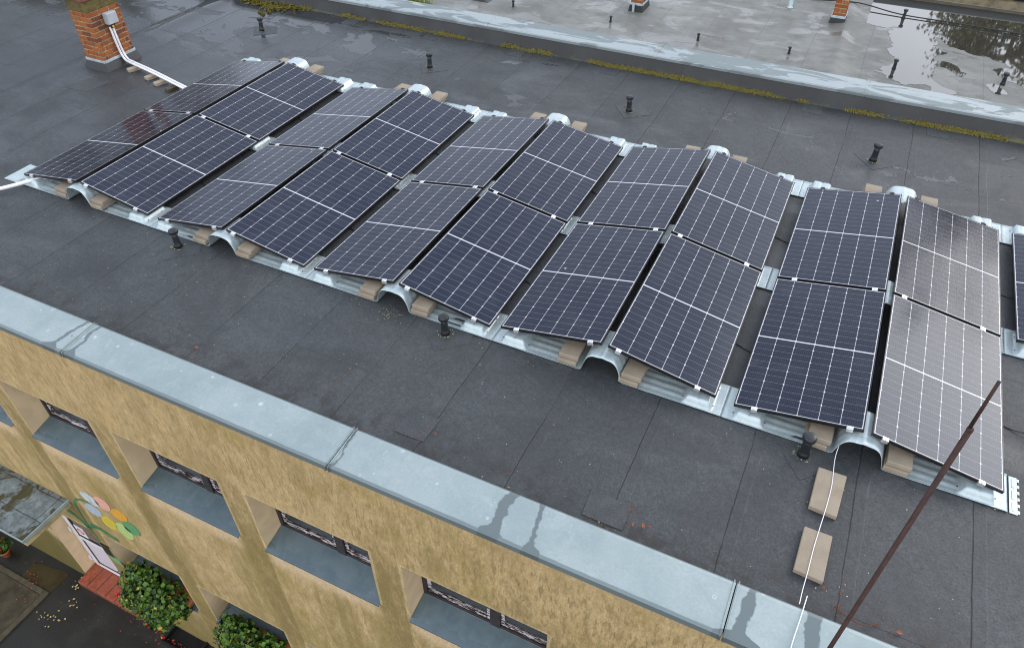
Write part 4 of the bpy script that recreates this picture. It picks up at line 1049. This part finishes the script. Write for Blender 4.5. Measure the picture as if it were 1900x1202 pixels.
# solar leads crossing the valleys
for k in range(5):
    xv = k*PER+HX
    for j, yy in enumerate((.95, 3.1)):
        P = [(xv-.30, yy+.10, .05), (xv-.08, yy+.02, .010), (xv+.06, yy-.03, .010), (xv+.30, yy-.06, .06)]
        conduit(P, .006, 'black lead on the roof in the %s gap between tents, %s row' % (ORD[k], ['near', 'far'][j]), mat='black_cable', name='cable', cat='cable', group='black leads in the gaps', n=6)

# ------------------------------------------------------------------ rusty rod, posts
t = empty('lightning_rod', (9.74, -2.30, -2.2), 'tall rusty steel rod with a thinner tip standing at the building edge', 'lightning rod')
m = MB(); m.tube([(9.74, -2.30, -2.6), (9.74, -2.30, 2.79)], .0140, 16); m.build('lower_tube', 'rust', t, smooth=True)
m = MB(); m.lathe([(.0141, 2.778), (.0152, 2.780), (.0152, 2.795), (.010, 2.799)], (9.74, -2.30, 0), 16); m.build('sleeve', 'rust', t, smooth=True)
m = MB(); m.tube([(9.735, -2.30, 2.79), (9.735, -2.30, 3.10)], [.0088, .0078], 12); m.build('tip', 'rust', t, smooth=True)
for z in (-.8, -2.2):
    m = MB(); m.box(9.725, 9.755, -2.285, YW, z-.02, z+.02); m.build('bracket', 'rust', t)
m = MB(); m.lathe([(.07, 0), (.065, .012), (.040, .02), (.038, .5), (.041, .9)], (7.18, 11.63, 0), 14); o = centre(m.build('steel_post', 'lead', smooth=True)); tag(o, 'grey steel post on the wet grey roof left of slim chimney', 'post')
t = empty('wooden_block', (1.18, 9.3, 0), 'small wooden block on a pad at the top of the grey roof', 'block')
m = MB(); m.hexa([(1.06, 9.25, .01), (1.24, 9.25, .01), (1.24, 9.37, .01), (1.06, 9.37, .01), (1.08, 9.26, .2), (1.22, 9.26, .2), (1.22, 9.36, .2), (1.08, 9.36, .2)]); m.build('block', 'dirt_tan', t, bevel=.006)
m = MB(); m.box(.98, 1.36, 9.16, 9.45, -.002, .010); m.build('pad', 'patch', t)
# grass tuft behind the far cap
t = MB(); rr = random.Random(5)
for i in range(260):
    bx, by = .3+rr.uniform(-.36, .30), 7.98+rr.uniform(-.08, .10); h_ = rr.uniform(.18, .46); a = rr.uniform(0, 6.28); sp = rr.uniform(.03, .22)
    tx, ty = bx+sp*math.cos(a), by+sp*math.sin(a); wd = .008
    t.quad((bx-wd, by, 0), (bx+wd, by, 0), (bx*.5+tx*.5+wd*.8, by*.5+ty*.5, h_*.65), (bx*.5+tx*.5-wd*.8, by*.5+ty*.5, h_*.65)); t.quad((bx*.5+tx*.5-wd*.8, by*.5+ty*.5, h_*.65), (bx*.5+tx*.5+wd*.8, by*.5+ty*.5, h_*.65), (tx, ty, h_))
o = centre(t.build('grass_clump', 'grass_tuft')); tag(o, 'yellow green grass clump growing behind the far zinc cap', 'plant')
# moss
t = MB(); rr = random.Random(11)
for i in range(11000):
    u = rr.random()
    cx_, cy_ = rr.choice([(-2.75, 7.0, .55, .12), (-2.2, 7.02, .35, .2), (-2.5, 6.88, .16, .10), (-3.2, 7.05, .4, .1), (-2.35, 7.1, .3, .1)])[:2], None
    c_ = rr.choice([(-2.80, 7.02, .50, .10), (-2.25, 7.05, .26, .13), (-2.52, 6.88, .16, .09), (-3.3, 7.08, .45, .08), (-2.45, 7.12, .5, .08)])
    x, y = rr.gauss(c_[0], c_[2]*.5), rr.gauss(c_[1], c_[3]*.6)
    if fbm(x*5, y*5, 2) < -.22 or y > 7.2: continue
    hh = .065*max(.1, .5+fbm(x*7, y*7, 8)); t.leaf((x, y, .006+rr.random()*hh), (rr.uniform(-1, 1), rr.uniform(-1, 1), 1.2), rr.uniform(.014, .032), 1.0, .3)
for x, y in ((-2.47, 6.55), (-2.60, 6.62), (-2.42, 6.68)):
    for i in range(160): t.leaf((rr.gauss(x, .022), rr.gauss(y, .02), abs(rr.gauss(0, .015))+.004), (rr.uniform(-1, 1), rr.uniform(-1, 1), 1), .022, 1, .3)
tag(t.build('moss_clump', 'moss'), 'thick yellow brown moss heap at the top left of the roof', 'moss', kind='stuff')
t = MB()
for i in range(30000):
    x = rr.uniform(-2.2, 13.5); dens = .5+.5*fbm(x*.55, 3.0, 1)+.45*fbm(x*2.2, 1.0, 4)
    gap = fbm(x*1.1, 8.0, 3)
    if rr.random() > max(0, dens*1.25-max(0, -gap-.02)*4.5): continue
    u = abs(rr.gauss(0, .40)); u = u if u < 1 else rr.random()
    hh = (.055+.04*fbm(x*3, 5.0, 2))*u
    y = 7.165+hh*.36-rr.random()**2*.06*(1 if u < .2 else 0)
    t.leaf((x, y-.004, .012+hh), (rr.uniform(-.7, .7), -1, rr.uniform(.1, 1)), rr.uniform(.010, .024), 1, .3)
tag(t.build('moss_strip', 'moss'), 'strip of yellow green moss along the foot of the far parapet', 'moss', kind='stuff')
# leaf litter
t = MB()
for i in range(70):
    x = rr.uniform(1.5, 11); y = -1.72+abs(rr.gauss(0, .16)); t.leaf((x, y, .012), (rr.uniform(-.3, .3), rr.uniform(-.3, .3), 1), rr.uniform(.008, .022), .5, .3)
for x0, y0, n, sx, sy in [(5.02, -1.28, 40, .03, .16), (8.16, -1.52, 60, .03, .12), (9.88, -1.62, 70, .03, .10), (10.22, -1.66, 60, .04, .14), (6.16, -1.5, 25, .04, .1), (7.95, -1.70, 25, .2, .01), (6.0, -1.60, 20, .2, .012), (3.3, -1.68, 20, .2, .02)]:
    for i in range(n//2): t.leaf((rr.gauss(x0, sx), rr.gauss(y0, sy), .014), (rr.uniform(-.4, .4), rr.uniform(-.4, .4), 1), rr.uniform(.010, .024), .45, .3)
for x, y, s_ in [(3.4, -1.55, .05), (6.25, -1.47, .045), (8.30, -1.57, .055), (8.22, -1.60, .035), (10.3, -1.62, .06), (9.74, -1.49, .04), (7.2, -.9, .03), (5.6, 5.72, .05), (4.0, 6.1, .03), (2.45, 5.5, .03), (5.62, -1.74, .04), (7.05, -1.58, .03)]:
    t.leaf((x, y, .02), (.3, -.2, 1), s_, .6, .35)
for i in range(60): t.leaf((rr.gauss(6.15, .22), rr.gauss(9.35, .04), .012), (0, 0, 1), .022, .6, .3)
tag(t.build('leaf_litter', 'litter'), 'scattered rust red and orange fallen leaf bits on the roof', 'leaves', kind='stuff')
t = MB()
for i in range(420):
    x, y = rr.choice([(rr.uniform(-1, 11), rr.uniform(-1.6, -.1)), (rr.uniform(-3, 11), rr.uniform(4.7, 7))]); t.leaf((x, y, .010), (0, 0, 1), rr.uniform(.006, .016), .8, .2)
for vx, vy in near_vents+back_vents:
    for i in range(26): a = rr.uniform(0, 6.28); d = rr.uniform(.07, .095); t.leaf((vx+d*math.cos(a), vy+d*math.sin(a), .014), (0, 0, 1), rr.uniform(.008, .018), .8, .3)
for i in range(60): t.leaf((rr.gauss(4.93, .07), rr.gauss(-.2, .06), .010), (0, 0, 1), rr.uniform(.008, .018), .8, .3)
tag(t.build('lichen_bits', 'lichen_bits'), 'tiny pale green and yellow leaf specks lying on the roof', 'leaves', kind='stuff')
conduit([(9.84, -1.62, .02), (9.93, -1.68, .045), (10.05, -1.69, .04), (10.16, -1.62, .03)], .006, 'bent brown twig beside the zinc edge near the rusty rod', mat='twig', name='twig', cat='twig', n=6)

# ------------------------------------------------------------------ geraniums in the lower windows, pots, petals
def foliage(mb, c, rad, n, size, rnd_, droop=0.0):
    for i in range(n):
        while True:
            u = Vector((rnd_.uniform(-1, 1), rnd_.uniform(-1, 1), rnd_.uniform(-1, 1)))
            if .15 < u.length < 1: break
        u = u.normalized()*(u.length**.5)*(1.0 if rnd_.random() < .82 else rnd_.uniform(1.0, 1.32)); u *= (.90+.55*fbm(u.x*3.4+c[0]*3, u.y*3.4+c[1], u.z*3.4))
        p = Vector((c[0]+u.x*rad[0], c[1]+u.y*rad[1], c[2]+u.z*rad[2]-droop*abs(u.y)*rnd_.random()))
        nrm = Vector((u.x+rnd_.uniform(-.8, .8), u.y+rnd_.uniform(-.8, .8)-.3, u.z+rnd_.uniform(-.4, 1.0)))
        mb.leaf(p, nrm, size*rnd_.uniform(.55, 1.35), .95, .25)
gl_ = [('wide green geranium filling the window box near the door', 0), ('leafy green geranium in the second lower window box from left', 1), ('green geranium in the third lower window box', 2)]
for lab, k in gl_[:2]:
    a, b = LOW[k]; rr = random.Random(40+k)
    t = empty('window_box_plant', ((a+b)/2, YW-.05, LO[0]+.02), lab, 'plant', 'geraniums in the lower windows')
    m = MB(); m.hexa([(a+.30, YW-.04, LO[0]+.03), (b-.12, YW-.04, LO[0]+.03), (b-.12, YW+.12, LO[0]+.045), (a+.30, YW+.12, LO[0]+.045), (a+.27, YW-.07, LO[0]+.17), (b-.09, YW-.07, LO[0]+.17), (b-.09, YW+.15, LO[0]+.17), (a+.27, YW+.15, LO[0]+.17)])
    m.build('planter', 'terracotta_pot', t, bevel=.01)
    m = MB(); L_ = b-a
    for fx, fy, fz, rx, ry, rz, n in ((.30, -.10, .30, .30, .26, .24, 520), (.50, -.15, .32, .34, .30, .28, 640), (.72, -.12, .28, .30, .27, .26, 560), (.40, -.30, .02, .30, .20, .30, 460), (.62, -.30, -.04, .30, .20, .32, 480), (.86, -.12, .10, .16, .20, .26, 220), (.55, -.34, -.28, .34, .14, .22, 260)):
        foliage(m, (a+fx*L_, YW+fy, LO[0]+fz), (rx, ry, rz), int(n*.85), .070, rr, .08)
    m.build('leaves', 'geranium_leaf', t)
    m = MB()
    for i in range(12): p = (a+rr.uniform(.35, 1.4), YW-rr.uniform(.1, .3), LO[0]+.16); m.tube([p, (p[0]+rr.uniform(-.1, .1), p[1]-.08, p[2]+.18), (p[0]+rr.uniform(-.2, .2), p[1]-.14, p[2]+.12)], .006, 5)
    m.build('stems', 'bark', t)
    m = MB()
    spots_ = [(.24, -.36, -.40), (.46, -.42, -.46), (.66, -.44, -.50)] if k == 0 else [(.3, -.34, -.3), (.85, -.2, .25)]
    for fx, fy, fz in spots_:
        for i in range(13): m.leaf((a+fx*L_+rr.gauss(0, .03), YW+fy+rr.gauss(0, .03), LO[0]+fz+rr.gauss(0, .03)), (rr.uniform(-1, 1), rr.uniform(-1, 1), 1), .034, 1, .2)
    m.build('blossoms', 'flower_red', t)
def potted(x, y, z, lab, red=True, sc=1.0):
    rr = random.Random(int(x*10)+3); t = empty('potted_geranium', (x, y, z), lab, 'plant')
    m = MB(); m.lathe([(.09*sc, 0), (.125*sc, .18*sc), (.14*sc, .185*sc), (.14*sc, .22*sc), (.12*sc, .22*sc), (.115*sc, .19*sc)], (x, y, z), 18); m.build('pot', 'terracotta_pot', t, smooth=True)
    m = MB(); m.lathe([(.112*sc, .17*sc), (.112*sc, .195*sc)], (x, y, z), 14); m.build('soil', 'soil', t)
    m = MB(); foliage(m, (x-.03*sc, y, z+.36*sc), (.20*sc, .20*sc, .18*sc), 300, .06, rr); m.build('leaves', 'geranium_leaf', t)
    if red:
        m = MB()
        for fx, fy, fz in ((-.14, -.08, .56), (-.05, .05, .50), (.1, -.12, .45)):
            for i in range(30): m.leaf((x+fx*sc+rr.gauss(0, .022), y+fy*sc+rr.gauss(0, .022), z+fz*sc+rr.gauss(0, .02)), (rr.uniform(-1, 1), rr.uniform(-1, 1), 1), .036, 1, .2)
        m.build('blossoms', 'flower_red', t)
potted(-.16, -2.25, GZ+.15, 'small potted red geranium standing on the right end of the tiled step')
potted(-3.62, -3.22, GZ+.03, 'terracotta pot with plant cut off by the left edge of photo', False, 1.2)
potted(-3.42, -2.50, GZ, 'red flowering pot below the front edge of the canopy', True, .8)
rr = random.Random(77); t = MB()
for i in range(60):
    x, y = rr.uniform(-2.6, 2.2), -2.4-abs(rr.gauss(0, .28))
    t.leaf((x, y, GZ+.010), (rr.uniform(-.2, .2), rr.uniform(-.2, .2), 1), rr.uniform(.010, .024), .8, .2)
for i in range(26): t.leaf((rr.gauss(.6, .28), -2.36-abs(rr.gauss(0, .06)), GZ+.012), (rr.uniform(-.2, .2), 0, 1), rr.uniform(.02, .045), .8, .3)
for x, y in ((-2.55, -2.7), (-2.35, -2.95), (-2.7, -2.45)):
    for i in range(6): t.leaf((rr.gauss(x, .12), rr.gauss(y, .1), GZ+.04), (0, 0, 1), rr.uniform(.02, .04), .8, .2)
tag(t.build('fallen_petals', 'petal_fall'), 'red geranium petals strewn over the dark yard', 'petals', kind='stuff')
t = MB()
for x, y, n, s_ in ((-1.72, -2.33, 14, .04), (-1.62, -2.42, 14, .03), (-1.45, -2.62, 12, .03), (-1.40, -2.70, 10, .03), (-1.48, -2.98, 16, .05), (-1.60, -3.0, 22, .06), (-1.75, -3.08, 14, .04), (-1.33, -2.95, 8, .03), (-1.52, -3.2, 6, .05)):
    for i in range(n//3): t.leaf((rr.gauss(x, s_*1.5), rr.gauss(y, s_*1.3), GZ+.014), (rr.uniform(-.3, .3), rr.uniform(-.3, .3), 1), rr.uniform(.025, .05), .8, .3)
s = SM('yellow_leaf'); MAT['yellow_leaf'] = s.done(s.mix(s.island(), (.42, .32, .10), (.58, .48, .20)), .7)
tag(t.build('yellow_leaves', 'yellow_leaf'), 'trail of pale yellow fallen leaves left of the tiled step', 'leaves', kind='stuff')

# ------------------------------------------------------------------ trees beyond (seen mirrored in the puddle and the panels)
def tree(x, y, h, rad, seed, lab, n=26000):
    rr = random.Random(seed); t = empty('tree', (x, y, GZ), lab, 'tree', 'trees mirrored in the wet roof')
    m = MB(); m.tube([(x, y, GZ), (x+.1, y, GZ+h*.35), (x-.05, y+.1, GZ+h*.7), (x, y, GZ+h*.96)], [.28, .22, .12, .03], 9)
    tips = []
    for i in range(46):
        f = rr.uniform(.38, .95); a = rr.uniform(0, 6.28); l = rad*math.sqrt(max(.06, 1-((f-.66)/.36)**2))*rr.uniform(.6, 1.12); b = Vector((x, y, GZ+h*f)); e = b+Vector((math.cos(a)*l, math.sin(a)*l, l*rr.uniform(-.05, .45)))
        m.tube([b, b.lerp(e, .5)+Vector((0, 0, .15)), e], [.07, .045, .015], 5); tips.append((b, e))
    m.build('trunk', 'bark', t)
    m = MB()
    for i in range(n):
        b, e = rr.choice(tips); q = b.lerp(e, rr.uniform(.3, 1.08)); dr_ = abs(rr.gauss(0, .55)); p = q+Vector((rr.gauss(0, .22), rr.gauss(0, .22), -dr_))
        m.leaf(p, (rr.uniform(-1, 1), rr.uniform(-1, 1), rr.uniform(-.2, 1)), rr.uniform(.09, .19), .6, .2)
    m.build('crown', 'tree_leaf', t)
tree(13.2, 23.8, 13.6, 3.1, 3, 'olive green tree mirrored at the right of the rain puddle')
tree(17.2, 25.0, 15.5, 3.6, 8, 'dark tree mirrored at the far right edge of puddle')
tree(-22.0, 9.0, 14.0, 4.2, 21, 'tree west of the roof, mirrored in the leftmost panels', 16000)
tree(-24.0, 13.5, 15.5, 4.6, 22, 'taller tree in the west behind the brick chimney', 16000)
tree(-21.0, 17.0, 14.5, 4.2, 23, 'tree northwest of the mossy end of the parapet', 16000)
tree(-23.0, 3.5, 13.0, 4.0, 24, 'tree beyond the left end of the flat roof', 9000)
tree(18.2, 24.0, 21.5, 4.4, 14, 'tall tree whose dark shape shows in the rightmost far panel')
